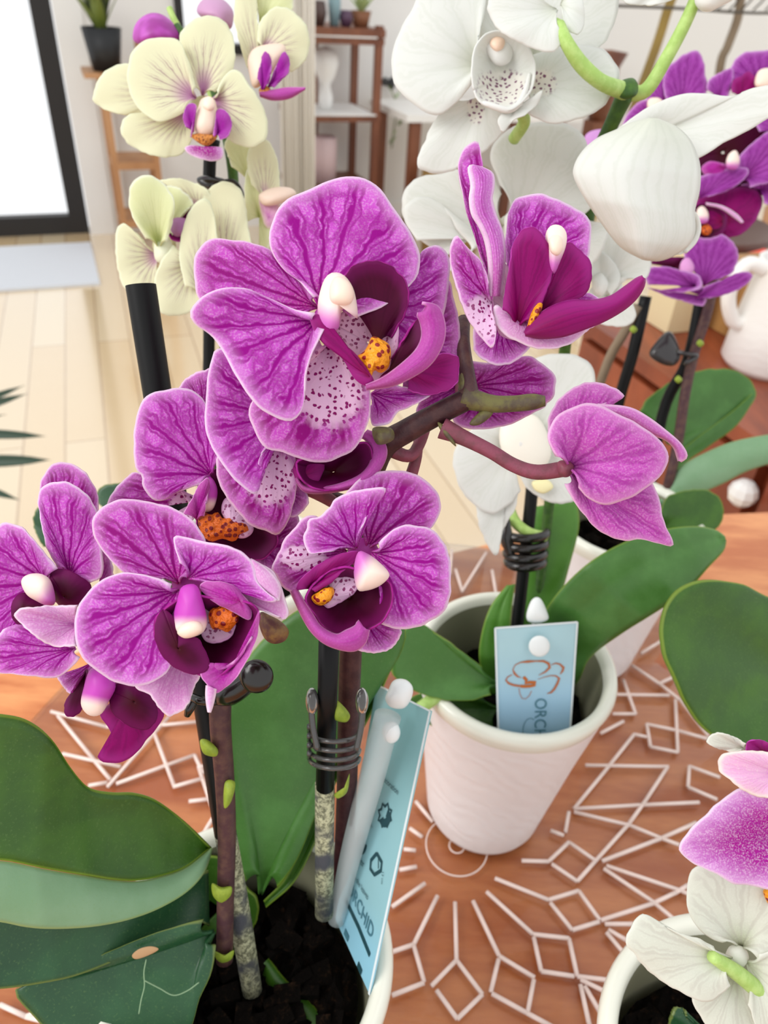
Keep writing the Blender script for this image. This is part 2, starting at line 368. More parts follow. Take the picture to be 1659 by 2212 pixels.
def floor_mat():
    m = mat('pale_wood_floor', '#e8cda4', .24, .8, coat=1.); b = NB(m); b.b.inputs['Coat IOR'].default_value = 2.3; b.b.inputs['Coat Roughness'].default_value = .12; mp = b.n('ShaderNodeMapping'); mp.inputs['Rotation'].default_value = (0, 0, 1.2); b.put(mp.inputs[0], b.obj())
    br = b.n('ShaderNodeTexBrick'); b.put(br.inputs[0], mp.outputs[0]); br.offset = .5
    br.inputs['Color1'].default_value = srgb('#f0dab4'); br.inputs['Color2'].default_value = srgb('#e4c391'); br.inputs['Mortar'].default_value = srgb('#b58f60')
    br.inputs['Scale'].default_value = 1; br.inputs['Mortar Size'].default_value = .003; br.inputs['Brick Width'].default_value = 1.4; br.inputs['Row Height'].default_value = .11
    n = b.noise(mp.outputs[0], 7, 5, .6); b.put(b.b.inputs['Base Color'], b.mix(b.math('MULTIPLY', n, .4), br.outputs[0], srgb('#f0d8ae'))); b.bump(n, .05, .002); return m
WALL = mat('white_painted_wall', '#eceae6', .8, .2); NBW = NB(WALL); NBW.bump(NBW.noise(NBW.obj(), 60, 4), .08, .002)
TRIM = mat('white_trim', '#f0eee9', .45); DRF = mat('black_door_frame', '#1d1a19', .45)
def glass_mat(name, tint=(1, 1, 1, 1), fac=.06):
    m = bpy.data.materials.new(name); m.use_nodes = True; t = m.node_tree; t.nodes.remove(t.nodes['Principled BSDF'])
    a = t.nodes.new('ShaderNodeBsdfTransparent'); a.inputs[0].default_value = tint; g = t.nodes.new('ShaderNodeBsdfGlossy'); g.inputs['Roughness'].default_value = .02
    fr = t.nodes.new('ShaderNodeLayerWeight'); fr.inputs[0].default_value = fac; mx = t.nodes.new('ShaderNodeMixShader')
    t.links.new(fr.outputs['Fresnel'], mx.inputs[0]); t.links.new(a.outputs[0], mx.inputs[1]); t.links.new(g.outputs[0], mx.inputs[2]); t.links.new(mx.outputs[0], t.nodes['Material Output'].inputs[0]); return m
GLS = glass_mat('clear_glass'); TRAYG = glass_mat('clear_tray_glass', (.97, .95, .94, 1), .22)
LINE = mat('rose_white_enamel', '#f2dcd2', .4)

# ================================================================= THE SETTING
TT = 0.751                       # table top height
# back wall through the door sill; local frame: s along the wall, d towards the room, h up
w0 = onh(190, 503, 0); w1 = onh(0, 512, 0); ws = (w0 - w1); ws /= np.linalg.norm(ws); wn = np.array([ws[1], -ws[0], 0])
def Wp(s, d, h): return w0 + ws * s + wn * d + np.array([0, 0, h])
def wq(px, py, d=0):             # pixel -> (s, h) on the plane d in front of the wall
    r = P(px, py, 1.0) - CAM; q = w0 + wn * d; t = ((q - CAM) @ wn) / (r @ wn); p = CAM + r * t
    return (p - w0) @ ws, p[2]
def wbox(name, m, s0, s1, d0, d1, h0, h1, parent=None, smooth=False, label=None):
    v, f = box_geo(s0, s1, d0, d1, h0, h1, Wp); return link(name, v, f, m, parent, smooth=smooth, label=label)
struct(link('floor', *box_geo(-3.2, 6.0, -.12, 7.2, -.05, 0, Wp), floor_mat(), smooth=False))
winS0 = wq(378, 40)[0]; winS1 = wq(600, 40)[0]; winH = wq(470, 105)[1]
wg = [box_geo(.02, winS0, -.12, 0, 0, 2.6, Wp), box_geo(winS0, winS1, -.12, 0, 0, winH, Wp), box_geo(winS0, winS1, -.12, 0, 2.1, 2.6, Wp), box_geo(winS1, 6.0, -.12, 0, 0, 2.6, Wp), box_geo(-1.3, .02, -.12, 0, 2.25, 2.6, Wp), box_geo(-3.2, -1.3, -.12, 0, 0, 2.6, Wp)]
struct(link('wall_back', *join(wg), WALL, smooth=False))
# door_1: black frame, clear glass
dw = .075
dfr = join([box_geo(-dw, 0.01, -.06, .0, 0, 2.25, Wp), box_geo(-1.28, -1.28 + dw, -.06, .0, 0, 2.25, Wp), box_geo(-1.28 + dw, -dw, -.06, 0, 0, .085, Wp), box_geo(-1.28 + dw, -dw, -.06, 0, 2.17, 2.25, Wp)])
d1 = struct(link('door_1', *dfr, DRF, smooth=False)); wbox('glass_pane', GLS, -1.28 + dw, -dw, -.034, -.028, .085, 2.17, d1)
struct(wbox('trim_1', TRIM, .015, .13, .0, .035, 0, 2.35)); struct(wbox('trim_2', TRIM, .13, .2, .0, .02, 0, 2.35))
wf = .035
wfr = join([box_geo(winS0 - .0, winS0 + wf, -.08, .02, winH, 2.1, Wp), box_geo(winS1 - wf, winS1, -.08, .02, winH, 2.1, Wp), box_geo(winS0, winS1, -.08, .03, winH - .02, winH + .02, Wp), box_geo(winS0, winS1, -.08, .02, 2.07, 2.1, Wp)])
w1o = struct(link('window_1', *wfr, DRF, smooth=False)); wbox('window_pane', GLS, winS0 + wf, winS1 - wf, -.05, -.045, winH, 2.07, w1o)
struct(wbox('baseboard_back', TRIM, .2, 6.0, .0, .015, 0, .09))
# doormat
a = onh(196, 528, 0); b_ = onh(192, 618, 0); ml = wq(0, 0)[0]
mat_m = mat('pale_grey_mat', '#dcdfe4', .9, .1); nb = NB(mat_m); nb.bump(nb.noise(nb.obj(), 300, 3), .5, .003)
sd0 = (a - w0) @ wn; sd1 = (b_ - w0) @ wn
tag(wbox('door_mat', mat_m, -1.0, (a - w0) @ ws, sd0, sd1, .001, .012), 'pale grey flat door mat on the floor in front of the glass door', 'mat')

# ---- background furniture
def bx(px0, px1, pyr, d): s0 = wq(px0, pyr, d)[0]; s1 = wq(px1, pyr, d)[0]; return s0, s1
# corner shelf
SD = .42
sh = empty('corner_shelf', Wp(wq(745, 250, SD)[0], SD - .2, 0), 'brown wooden open shelf unit against the pale wall, right of the curtain', 'shelf')
s0, s1 = bx(655, 812, 240, SD)
for nm, ss, dd in (('post', s1, SD), ('post', s0, SD), ('post', s0 + (s1 - s0) * .42, .1), ('post', s1, .1)):
    wbox(nm, SHW, ss - .016, ss + .016, dd - .016, dd + .016, 0, wq(740, 52, SD)[1], sh)
for py, pyb in ((95, 50), (262, 232), (418, 390)):
    h = wq(745, py, SD)[1]; wbox('shelf_board', SHW, s0 - .02, s1 + .02, .06, SD + .02, h - .0, h + .025, sh)
hh = wq(745, 60, SD)[1]; wbox('top_board', SHW, s0 - .02, s1 + .02, .06, SD + .03, hh - .03, hh, sh)
hb = wq(745, 262, SD)[1] + .026
lace = mat('white_lace', '#f0efec', .8)
tag(wbox('shelf_cloth', lace, s0 + .01, s1 - .01, .1, SD + .032, hb, hb + .006), 'white cloth lying on the middle board of the brown shelf', 'cloth')
h1 = wq(745, 95, SD)[1] + .026
tag(wbox('shelf_cloth', lace, s0 + .01, s1 - .02, .1, SD + .032, h1, h1 + .006), 'white cloth lying on the board below the top of the brown shelf', 'cloth')
s_, h_ = wq(704, 158, .3); V, f = lathe_geo(Wp(s_, .3, hb + .007), [(.0001, 0), (.03, 0), (.035, .05), (.02, .1), (.045, .14), (.06, .19), (.045, .24), (.0001, .255)], 24)
tag(link('globe_lamp', V, f, mat('white_glass_globe', '#fbfbf8', .2)), 'round white globe ornament standing on the middle board of the brown shelf', 'ornament')
hl = wq(745, 418, SD)[1] + .026
s_, h_ = wq(702, 370, .3); V, f = lathe_geo(Wp(s_, .3, hl), [(.0001, 0), (.055, 0), (.057, .13), (.057, .2), (.05, .21), (.0001, .212)], 24)
tag(link('canister', V, f, mat('pale_pink_canister', '#e6cdd0', .5)), 'pale pink canister on the lowest visible board of the brown shelf', 'canister')
ht = hh + .001
for i, (px, cw, hgt, c, lab, nm, cat) in enumerate([(686, .04, .09, '#5a4640', 'low dark brown bowl on top of the brown shelf, at its left end', 'bowl', 'bowl'), (722, .028, .16, '#8fb0b8', 'blue-grey bottle on top of the brown shelf', 'bottle', 'bottle'), (747, .03, .06, '#5b4058', 'dark plum dish on top of the brown shelf beside the bottle', 'dish', 'dish')]):
    s_ = wq(px, 55, SD - .08)[0]; V, f = lathe_geo(Wp(s_, SD - .08, ht), [(.0001, 0), (cw * .7, 0), (cw, hgt * .5), (cw * .8, hgt), (cw * .7, hgt), (.0001, hgt * .9)], 24)
    tag(link(nm, V, f, mat(nm + '_glaze_%s' % 'abc'[i], c, .4)), lab, cat)
def leafy(name, base, n, ln, m, label, cat, potm=None, potr=.05, poth=.09, wd=.012, spread=.7, up=.6):
    e = empty(name, base, label, cat)
    b0 = np.array(base, float)
    if potm:
        V, f = lathe_geo(b0, [(.0001, 0), (potr * .7, 0), (potr, poth), (potr * .9, poth), (potr * .85, poth * .8), (.0001, poth * .8)], 32); link('pot', V, f, potm, e)
        b0 = b0 + np.array([0, 0, poth * .8])
    for i in range(n):
        a = i * 2.4 + .3; t = spread * (.4 + .6 * random.random()); V, Fc = [], []
        dr = np.array([math.cos(a), math.sin(a), 0]); sd = np.array([-math.sin(a), math.cos(a), 0]); l = ln * random.uniform(.75, 1.1); K = 8
        for j in range(K + 1):
            r = j / K; c = b0 + dr * (l * t * r) + np.array([0, 0, l * up * (r - .35 * t * r * r)]); ww = wd * math.sin(math.pi * min(1, .12 + .88 * r) ** .8) + .0005
            for k in (-1, 0, 1): V.append(c + sd * ww * k + np.array([0, 0, abs(k) * ww * .4]))
        for j in range(K):
            for k in range(2): q = j * 3 + k; Fc.append((q, q + 1, q + 4, q + 3))
        link('leaf', V, Fc, m, e, thick=.001)
    return e
LFO = mat('olive_leaf', '#6c7a30', .5); LFK = mat('dark_leaf', '#2c3a14', .5)
leafy('potted_plant', Wp(wq(783, 55, SD - .08)[0], SD - .1, ht), 9, .16, mat('light_green_foliage', '#a4b678', .6), 'small pale green potted plant on top of the brown shelf, at its right end', 'plant', mat('small_terracotta', '#8a5a3c', .6), .045, .06)
# bamboo stand with black potted plant
BD = .35
hp = wq(230, 158, BD)[1]
st = empty('plant_stand', Wp(wq(290, 400, BD)[0], BD - .1, 0), 'slim light bamboo plant stand beside the glass door', 'stand')
sa, sb = wq(262, 450, BD)[0], wq(350, 450, BD)[0]
for ss, dd in ((sa, BD), (sb, BD), (sa, BD - .22), (sb, BD - .22)): wbox('post', BAM, ss - .013, ss + .013, dd - .013, dd + .013, 0, hp - .02 if ss == sa else hp + .12, st)
for py in (355, 480): h = wq(300, py, BD)[1]; wbox('shelf_board', BAM, sa - .01, sb + .01, BD - .23, BD + .012, h - .02, h + .01, st)
wbox('top_board', BAM, sa - .07, sb + .01, BD - .23, BD + .012, hp - .02, hp, st)
pb = Wp(wq(231, 150, BD - .08)[0], BD - .08, hp + .001)
pl = leafy('potted_plant', pb, 16, .26, LFO, 'olive green leafy plant in a black pot on the bamboo stand beside the door', 'plant', mat('black_pot', '#17191c', .5), .08, .155, .022, .55, .8)
for ch in list(pl.children)[1:16:3]: ch.data.materials[0] = LFK
# curtain
CD = .56
ca, cb = wq(606, 250, CD)[0], wq(676, 250, CD)[0]
V, Fc = [], []; K = 60
for j in range(2):
    for i in range(K + 1):
        s_ = ca + (cb - ca) * i / K; V.append(Wp(s_, CD + .018 * math.sin(i * .75) + .015 * math.sin(i * 1.9), [.12, 1.95][j]))
for i in range(K): Fc.append((i, i + 1, i + K + 2, i + K + 1))
tag(link('curtain', V, Fc, mat('ivory_curtain', '#f8f4ec', .8), thick=.003), 'ivory curtain hanging in folds left of the brown shelf', 'curtain')
# white cabinet left of curtain
cs, ce = wq(585, 300, .2)[0], wq(655, 300, .2)[0]
# wall hook and trailing plant
s_, h_ = wq(836, 178, .03)
tag(tube(None, 'wall_hook', mat('black_hook', '#15181c', .4), [Wp(s_, 0.0, h_), Wp(s_, .05, h_), Wp(s_ + .01, .07, h_)], [.02, .016, .03], world=True), 'black round hook on the pale wall right of the brown shelf', 'hook')
V, Fc = [], []
vn = empty('hanging_vine', Wp(s_, .08, h_ - .02), 'thin trailing vine with small pale green leaves hanging from the black hook', 'plant')
p_ = [Wp(wq(840 + q[0], q[1], .08)[0], .08, wq(840, q[1], .08)[1]) for q in ((0, 184), (18, 230), (12, 270), (6, 320))]
tube(vn, 'stem', LFO, p_, .003, world=True)
for q in ((866, 262, .02), (848, 302, .02), (858, 205, .015), (862, 240, .012), (852, 285, .012)):
    s2, h2 = wq(q[0], q[1], .09); r = q[2]; V = [Wp(s2 - r, .09, h2 - r), Wp(s2 - r * .2, .1, h2 - r * .7), Wp(s2 + r, .09, h2 + r), Wp(s2 - r * .7, .1, h2 + r * .3)]
    link('leaf', V, [(0, 1, 2, 3)], mat('pale_vine_leaf', '#a9bd90', .6), vn, thick=.003)
# side table with basket behind the white orchid
ta, tb = wq(880, 300, .55)[0], wq(1010, 300, .55)[0]; th = wq(940, 245, .55)[1]
tb_e = empty('side_table', Wp((ta + tb) / 2, .35, 0), 'white topped side table with dark legs behind the white orchid', 'table')
wbox('tabletop', TRIM, ta - .03, tb + .6, .1, .6, th - .03, th, tb_e)
for ss in (ta + .03, tb + .5):
    for dd in (.13, .56): wbox('leg', SHW, ss - .025, ss + .025, dd - .02, dd + .02, 0, th - .03, tb_e)
s_, h_ = wq(905, 370, .55); V, f = lathe_geo(Wp(s_ + .1, .75, 0), [(.0001, 0), (.13, 0), (.16, .3), (.16, h_ + .05), (.15, h_ + .05), (.14, .1), (.0001, .05)], 28)
tag(link('basket', V, f, wood('wicker', '#a8854c', '#80602f', 30, .8, (1, 1, 3), bumpy=.5)), 'tan wicker basket on the floor behind the white orchid flowers', 'basket')
# poles and twigs at the upper right
PD = .9
s_, _ = wq(1400, 150, PD); s2, h2 = wq(1448, 5, PD)
tag(tube(None, 'wooden_pole', GLD, [Wp(s_ - .18, PD, .0), Wp(s_, PD, wq(1400, 150, PD)[1]), Wp(s2, PD, h2), Wp(s2 + .06, PD, h2 + .25)], .014 * 1.5, world=True), 'straight golden wooden pole leaning in front of the wall, upper right', 'pole')
q = [(1540, 330), (1555, 150), (1572, 100), (1592, 45), (1600, 0), (1605, -60)]
tw = [Wp(wq(a, b, PD)[0], PD, wq(a, b, PD)[1]) for a, b in q]; tw = [np.array([tw[0][0], tw[0][1], 0.0])] + tw
tag(tube(None, 'tree_branch', TWG, tw, .02, world=True), 'crooked brown bare branch standing in front of the wall, upper right corner', 'branch')
wr = [Wp(wq(a, b, PD)[0], PD + .07, wq(a, b, PD)[1]) for a, b in ((1300, 10), (1400, 14), (1480, 18), (1560, 24), (1640, 26), (1720, 20))]
wk = mat('dark_wire', '#4a4238', .5)
we = empty('wire_basket', wr[3], 'dark wire basket hung across the pole and the branch at the top right', 'basket')
tube(we, 'rim', wk, wr, .006, world=True)
for a in range(1490, 1700, 26):
    tube(we, 'wire', wk, [Wp(wq(a, 22, PD)[0], PD + .02, wq(a, 22, PD)[1]), Wp(wq(a + 16, -10, PD)[0], PD + .05, wq(a + 16, -10, PD)[1]), Wp(wq(a + 22, -60, PD)[0], PD + .05, wq(a + 22, -60, PD)[1])], .004, world=True)
s_, h_ = wq(1310, 160, .3); V, f = lathe_geo(Wp(s_, .3, h_ - .22), [(.0001, 0), (.05, 0), (.075, .12), (.06, .25), (.09, .32), (.0001, .33)], 20)
tk = empty('carved_stool', Wp(s_, .3, 0), 'dark brown carved wooden stand behind the white orchid petals', 'stand'); link('body', V, f, SHW, tk)
wbox('pedestal', SHW, s_ - .05, s_ + .05, .25, .35, 0, h_ - .22, tk)

# ---- chest of drawers at the right behind the table
HC = TT - .02
e0 = onh(1380, 770, HC); e1 = onh(1700, 992, HC); cd = (e1 - e0); cd /= np.linalg.norm(cd); cn = np.array([-cd[1], cd[0], 0]); cn = cn if cn[1] > 0 else -cn
c0 = e0 - cd * .16
def Cp(s, d, h): return np.array([c0[0], c0[1], 0]) + cd * s + cn * d + np.array([0, 0, h])
ch = empty('chest_of_drawers', Cp(.5, .2, 0), 'red-brown wooden chest of drawers behind the table at the right', 'chest')
link('body', *box_geo(0, 1.2, .02, .6, 0, HC - .025, Cp), CHS, ch, smooth=False)
link('top', *box_geo(-.01, 1.22, 0, .62, HC - .02, HC, Cp), CHS, ch, smooth=False)
for i in range(3):
    for h0, h1_ in ((HC - .24, HC - .03), (HC - .46, HC - .26), (HC - .68, HC - .48)):
        dr = link('drawer', *box_geo(.03 + i * .39, .4 + i * .39, .0, .022, h0, h1_, Cp), CHS, ch, smooth=False)
        kc = Cp(.215 + i * .39, -.012, (h0 + h1_) / 2)
        if i == 0 and h0 > HC - .3:
            r0 = P(1605, 1065, 1.) - CAM; q0 = Cp(0, -.012, 0); t = ((q0 - CAM) @ cn) / (r0 @ cn); kc = CAM + r0 * t
        V, f = [], []
        for j in range(7):
            for k in range(10):
                a = math.pi * j / 6; bb = 2 * math.pi * k / 10; V.append(kc + .017 * np.array([math.sin(a) * math.cos(bb), math.sin(a) * math.sin(bb), math.cos(a)]))
        for j in range(6):
            for k in range(10): f.append((j * 10 + k, j * 10 + (k + 1) % 10, (j + 1) * 10 + (k + 1) % 10, (j + 1) * 10 + k))
        link('crystal_knob', V, f, mat('crystal', '#e9e6e2', .1, .8), dr, smooth=False)
# mug, red cloth, boxes
mg = onh(1650, 792, HC); V, f = lathe_geo(mg, [(.0001, 0), (.05, 0), (.058, .01), (.056, .06), (.05, .13), (.052, .14), (.046, .14), (.045, .02), (.0001, .02)], 40)
MUGM = ceramic('embossed_white', '#f2efea'); jg = empty('jug', mg, 'white embossed ceramic jug on the brown chest at the right edge', 'jug')
link('body', V, f, MUGM, jg)
hx = np.array([-1., -.15, 0]); hx /= np.linalg.norm(hx)
tube(jg, 'handle', MUGM, [mg + hx * .048 + np.array([0, 0, .13]), mg + hx * .075 + np.array([0, 0, .135]), mg + hx * .085 + np.array([0, 0, .1]), mg + hx * .068 + np.array([0, 0, .065]), mg + hx * .05 + np.array([0, 0, .06])], .009, world=True)
def cbox(name, m, px, py, w_, d_, h_, label, cat):
    c = onh(px, py, HC); T = lambda x, y, z: c + cd * x + cn * y + np.array([0, 0, z])
    return tag(link(name, *box_geo(-w_ / 2, w_ / 2, 0, d_, .001, h_, T), m, smooth=False), label, cat)
cbox('paper_box', mat('cream_card', '#e2cfa4', .7), 1412, 705, .06, .06, .13, 'cream card box on the brown chest behind the violet orchid', 'box')
cbox('wooden_crate', wood('light_crate', '#b98a50', '#93683a', 9, .6), 1540, 712, .12, .1, .09, 'light brown wooden crate on the brown chest beside the white jug', 'crate')
rc = onh(1625, 690, HC) + np.array([0, 0, .001]); V, f = [], []
for j in range(13):
    for k in range(13):
        x = (j / 12 - .5) * .36; y = (k / 12 - .5) * .2; V.append(rc + cd * x + cn * (y + .12) + np.array([0, 0, .03 + .022 * math.sin(j * 1.1) * math.cos(k * .9)]))
for j in range(12):
    for k in range(12): q = j * 13 + k; f.append((q, q + 1, q + 14, q + 13))
tag(link('folded_cloth', V, f, mat('coral_red_cloth', '#ee5240', .8), thick=.012), 'coral red folded cloth on the brown chest behind the white jug', 'cloth')
q = [onh(1622, 640, HC) + np.array([0, .1, 0]), P(1640, 560, 1.5), P(1665, 450, 1.55)]
tag(tube(None, 'wooden_stick', BAM, q, .012, world=True), 'light wooden stick leaning on the brown chest at the right edge', 'stick')
V, f = lathe_geo(onh(1520, 575, HC) + np.array([0, .1, 0]), [(.0001, 0), (.12, 0), (.15, .05), (.14, .055), (.1, .02), (.0001, .015)], 36)
tag(link('serving_bowl', V, f, mat('dark_brown_glaze', '#5d4034', .4)), 'wide shallow dark brown bowl at the back of the brown chest', 'bowl')

# ---- the table
te = empty('dining_table', (.03, .05, 0), 'copper-brown wooden table with a rounded edge carrying the potted orchids', 'table')
oA = onh(1000, 1181, TT); oB = onh(1650, 1100, TT); oC = onh(0, 1445, TT)
ol = [(oC[0], oC[1]), (oA[0], oA[1]), ((oA[0] + oB[0]) / 2, (oA[1] + oB[1]) / 2 + .012), (oB[0], oB[1]), (.40, .572), (.44, .52), (.475, .35), (.49, 0), (.4, -.38), (.1, -.5), (-.3, -.42), (-.47, -.2), (-.46, .1), (-.37, .25)]
ol = cr(ol, 120, True); oc = ol.mean(0); V, f = [], []
for sc_, hz in ((.98, -.032), (.995, -.028), (1, -.016), (.998, -.004), (.99, 0)):
    for q_ in ol: x_, y_ = oc + (q_ - oc) * (sc_ if sc_ < 1 else 1); V.append(np.array([x_, y_, TT + hz]))
for i_ in range(4):
    for k_ in range(120): a_ = i_ * 120 + k_; b2 = i_ * 120 + (k_ + 1) % 120; f.append((a_, b2, b2 + 120, a_ + 120))
f += [tuple(range(120))[::-1], tuple(480 + k_ for k_ in range(120))]
link('tabletop', V, f, TBL, te, smooth=False)
V, f = lathe_geo((.03, .05, 0), [(.0001, 0), (.3, 0), (.3, .03), (.06, .06), (.05, .4), (.07, .65), (.2, TT - .033), (.0001, TT - .033)], 40); link('pedestal', V, f, TBL, te)
# glass tray with a net of rose-white lines
trc = onh(985, 1835, TT); TRR = .262
ty = empty('glass_tray', (trc[0], trc[1], TT), 'clear round tray with a geometric net of rose-white lines on the wooden table', 'tray')
V, f = lathe_geo((trc[0], trc[1], TT + .0005), [(.0001, 0), (TRR, 0), (TRR + .001, .0012), (TRR, .0025), (.0001, .0025)], 128); link('glass_disc', V, f, TRAYG, ty)
ZL = TT + .0042
LN = """918,1908 847,1959|945,1935 894,2040 848,2056|894,2043 916,2121|916,2123 847,2150|983,1949 986,2074 932,2130|986,2074 1042,2148|943,2139 988,2201 1042,2148
1022,1946 1078,2065 1155,2112|1077,2072 1060,2143|1062,2146 1138,2188 1182,2212 1240,2245|1153,2116 1140,2186|1051,1926 1151,2018 1229,2027 1247,2109|1153,2025 1169,2098 1240,2109|1247,2109 1337,2120
1254,2116 1323,2150|1254,2127 1272,2210 1280,2250|1263,2130 1301,2195|1069,1897 1185,1944 1250,1924 1296,1988|1189,1950 1236,2009 1294,1991|1298,1988 1412,1951 1460,1928 1486,1912|1310,1870 1471,1924 1530,1950
1304,1876 1412,1949 1483,2008 1507,2011|1307,1996 1370,1996|1314,2008 1355,2032|1310,2014 1370,2086|1127,1859 1185,1861 1229,1819 1286,1859|1192,1866 1247,1904 1286,1860 1358,1780 1394,1730 1441,1658
1301,1860 1430,1810 1504,1777|1240,1754 1361,1783 1427,1810 1467,1825|1240,1747 1382,1739 1510,1733|1240,1747 1313,1658 1370,1586 1397,1592|1265,1653 1444,1656|1405,1613 1397,1564 1463,1578 1529,1596
1405,1613 1464,1625 1459,1512|1298,1584 1347,1558|1324,1542 1373,1542 1347,1469|1327,1500 1446,1502|1365,1437 1425,1477 1469,1512 1530,1590|1425,1476 1460,1460|1385,1411 1428,1385|1555,1679 1489,1655 1486,1700 1549,1727
885,1789 912,1808|872,1834 898,1837|863,1879 900,1872|898,1731 935,1775|1189,1794 1218,1805|1229,1754 1221,1798|110,1537 230,1570 330,1568|125,1546 204,1643 238,1684|135,1628 260,1656|332,1568 429,1559
332,1581 376,1697|251,1693 420,1631|373,1700 439,1681|408,1731 458,1725|191,1697 232,1690|232,1700 364,1549|426,1659 445,1653 520,1630|420,1631 439,1671|976,1188 972,1240|1050,1194 998,1278|984,1230 998,1275
1063,1232 1072,1286|0,2170 56,2196 86,2185|56,2196 130,2215|430,1660 470,1780|440,1800 500,1700""".replace('\n', '|')
for seg in LN.split('|'):
    pts = [onh(*[float(c) for c in s.split(',')], ZL) for s in seg.split()]
    g = [tube_geo([a, b], .00105, seg=8, world=True)[:2] for a, b in zip(pts, pts[1:])]
    link('pattern_line', *join(g), LINE, ty)
for r in (.0165, .004): tube(ty, 'pattern_ring', LINE, [trc + np.array([r * math.cos(a), r * math.sin(a), .0035]) for a in np.linspace(0, 2 * math.pi, 25)], .0004, world=True, seg=6, res=2)

# ---- pots
def pot(xy, label, zb=TT + .005, r=.0475, rb=.031, h=.118):
    e = empty('ceramic_pot', (xy[0], xy[1], zb), label, 'pot', None)
    V, f = lathe_geo((xy[0], xy[1], zb), [(.0001, 0), (rb - .004, 0), (rb - .001, .001), (rb + .0005, .005), (rb + .003, .025), (rb + (r - rb) * .55, h * .6), (r - .0015, h * .93)], 96); link('body', V, f, POT, e)
    V, f = lathe_geo((xy[0], xy[1], zb), [(r - .0015, h * .93), (r, h * .975), (r - .0008, h), (r - .003, h + .0012), (r - .0055, h), (r - .0065, h * .97)], 96); link('rim', V, f, RIM, e)
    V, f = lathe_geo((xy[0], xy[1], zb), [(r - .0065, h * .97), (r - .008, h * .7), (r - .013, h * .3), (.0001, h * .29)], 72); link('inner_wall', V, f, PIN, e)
    return e
def soil(xy, label, zb=TT + .005, r=.037, h=.086, n=60):
    V, Fc = [], []; rs = np.random.RandomState(int(abs(xy[0]) * 1e4))
    R, K = 14, 48
    V.append(np.array([xy[0], xy[1], zb + h]))
    for j in range(1, R + 1):
        for k in range(K):
            a = 2 * math.pi * k / K; rr = r * j / R; V.append(np.array([xy[0] + rr * math.cos(a), xy[1] + rr * math.sin(a), zb + h + rs.uniform(-.003, .0035)]))
    for k in range(K): Fc.append((0, 1 + k, 1 + (k + 1) % K))
    for j in range(R - 1):
        for k in range(K): a = 1 + j * K + k; b = 1 + j * K + (k + 1) % K; Fc.append((a, a + K, b + K, b))
    for k in range(n):
        a = rs.uniform(0, 6.28); rr = r * .9 * math.sqrt(rs.rand()); c = np.array([xy[0] + rr * math.cos(a), xy[1] + rr * math.sin(a), zb + h + .003]); s = rs.uniform(.002, .006, 3) * [1, .6, .5]
        th = rs.uniform(0, 3); v, f = box_geo(-s[0], s[0], -s[1], s[1], -s[2], s[2]); v = [c + np.array([p[0] * math.cos(th) - p[1] * math.sin(th), p[0] * math.sin(th) + p[1] * math.cos(th), p[2] + p[0] * rs.uniform(-.5, .5)]) for p in v]
        o = len(V); V += v; Fc += [tuple(i + o for i in q) for q in f]
    return tag(link('bark_chips', V, Fc, SOIL, smooth=False), label, 'potting bark', None, 'stuff')
PM = (.0662, .2430); PF = (-.0345, .1075); PR = (.1225, .084); PB = (.146, .368); PC = (.318, .345); PY = (-.075, .305)
pot(PM, 'white ceramic pot with cream rim in the middle of the tray, blue tag inside'); soil(PM, 'dark bark in the middle pot around the white orchid')
pot(PF, 'white ceramic pot in the foreground left, mostly hidden below the purple orchid'); soil(PF, 'dark bark in the foreground pot under the purple orchid')
pot(PR, 'white ceramic pot cut off by the bottom right corner'); soil(PR, 'dark bark in the pot at the bottom right corner')
pot(PB, 'white ceramic pot standing behind the middle pot, to its right'); soil(PB, 'dark bark in the pot behind the middle pot')
pot(PC, 'white ceramic pot at the right edge behind the large round leaf'); soil(PC, 'dark bark in the pot at the right edge')
pot(PY, 'white ceramic pot hidden behind the purple orchid, of the yellow-green orchid'); soil(PY, 'dark bark in the hidden pot of the yellow-green orchid')

# ================================================================= PLANTS
def fl(plant, m, z, pts, h=3, name='flower', rec=None, **kw):
    f = pillow(plant, name, m, z, pts, h, **kw)
    if rec:                              # receptacle the petals are joined to
        x, y, r, zz, mm = rec; pillow(f, 'receptacle', mm, zz, [(x + r * math.cos(a), y + r * math.sin(a)) for a in np.linspace(0, 6.28, 14)[:-1]], 1.2, N=20, R=4)
    return f
MGB = mat('magenta_receptacle', '#b0309e', .5); WHB = mat('white_receptacle', '#eceee2', .5); YLB = mat('yellow_receptacle', '#d8d6a4', .5)
# ---------------- the purple orchid in front
fp = empty('orchid_plant', (PF[0], PF[1], TT + .09), 'magenta-purple striped orchid in the foreground with many open flowers and broad green leaves', 'orchid')
tube(fp, 'stem', STD, [(735, 1960, .268), (748, 1740, .248), (757, 1420, .216), (775, 1200, .2), (772, 1090, .195), (800, 1030, .188), (828, 965, .181), (880, 930, .1775), (950, 892, .175), (1010, 862, .173)], [.0034, .0034, .0033, .0031, .003, .003, .0031, .0029, .0027, .0026])
tube(fp, 'stem', STM, [(485, 2075, .24), (487, 1950, .234), (490, 1800, .226), (485, 1680, .22), (476, 1560, .213), (480, 1490, .21), (500, 1440, .205)], [.0027, .0027, .0028, .0029, .0031, .0032, .0025])
tube(fp, 'stem_tip', OLV, [(1000, 858, .173), (1060, 872, .172), (1110, 872, .172), (1150, 868, .1715), (1178, 866, .171)], [.0028, .0021, .0019, .0019, .0012], label='olive green blunt tip')
tube(fp, 'pedicel', STP, [(955, 925, .174), (1000, 945, .1735), (1060, 975, .173), (1110, 1005, .173), (1160, 1020, .172), (1225, 1012, .171)], [.0026, .0019, .0017, .0017, .0018, .0019])
tube(fp, 'pedicel', STM, [(1012, 855, .173), (1008, 800, .174), (1000, 740, .176), (1002, 690, .18)], [.0026, .0018, .0017, .0016])
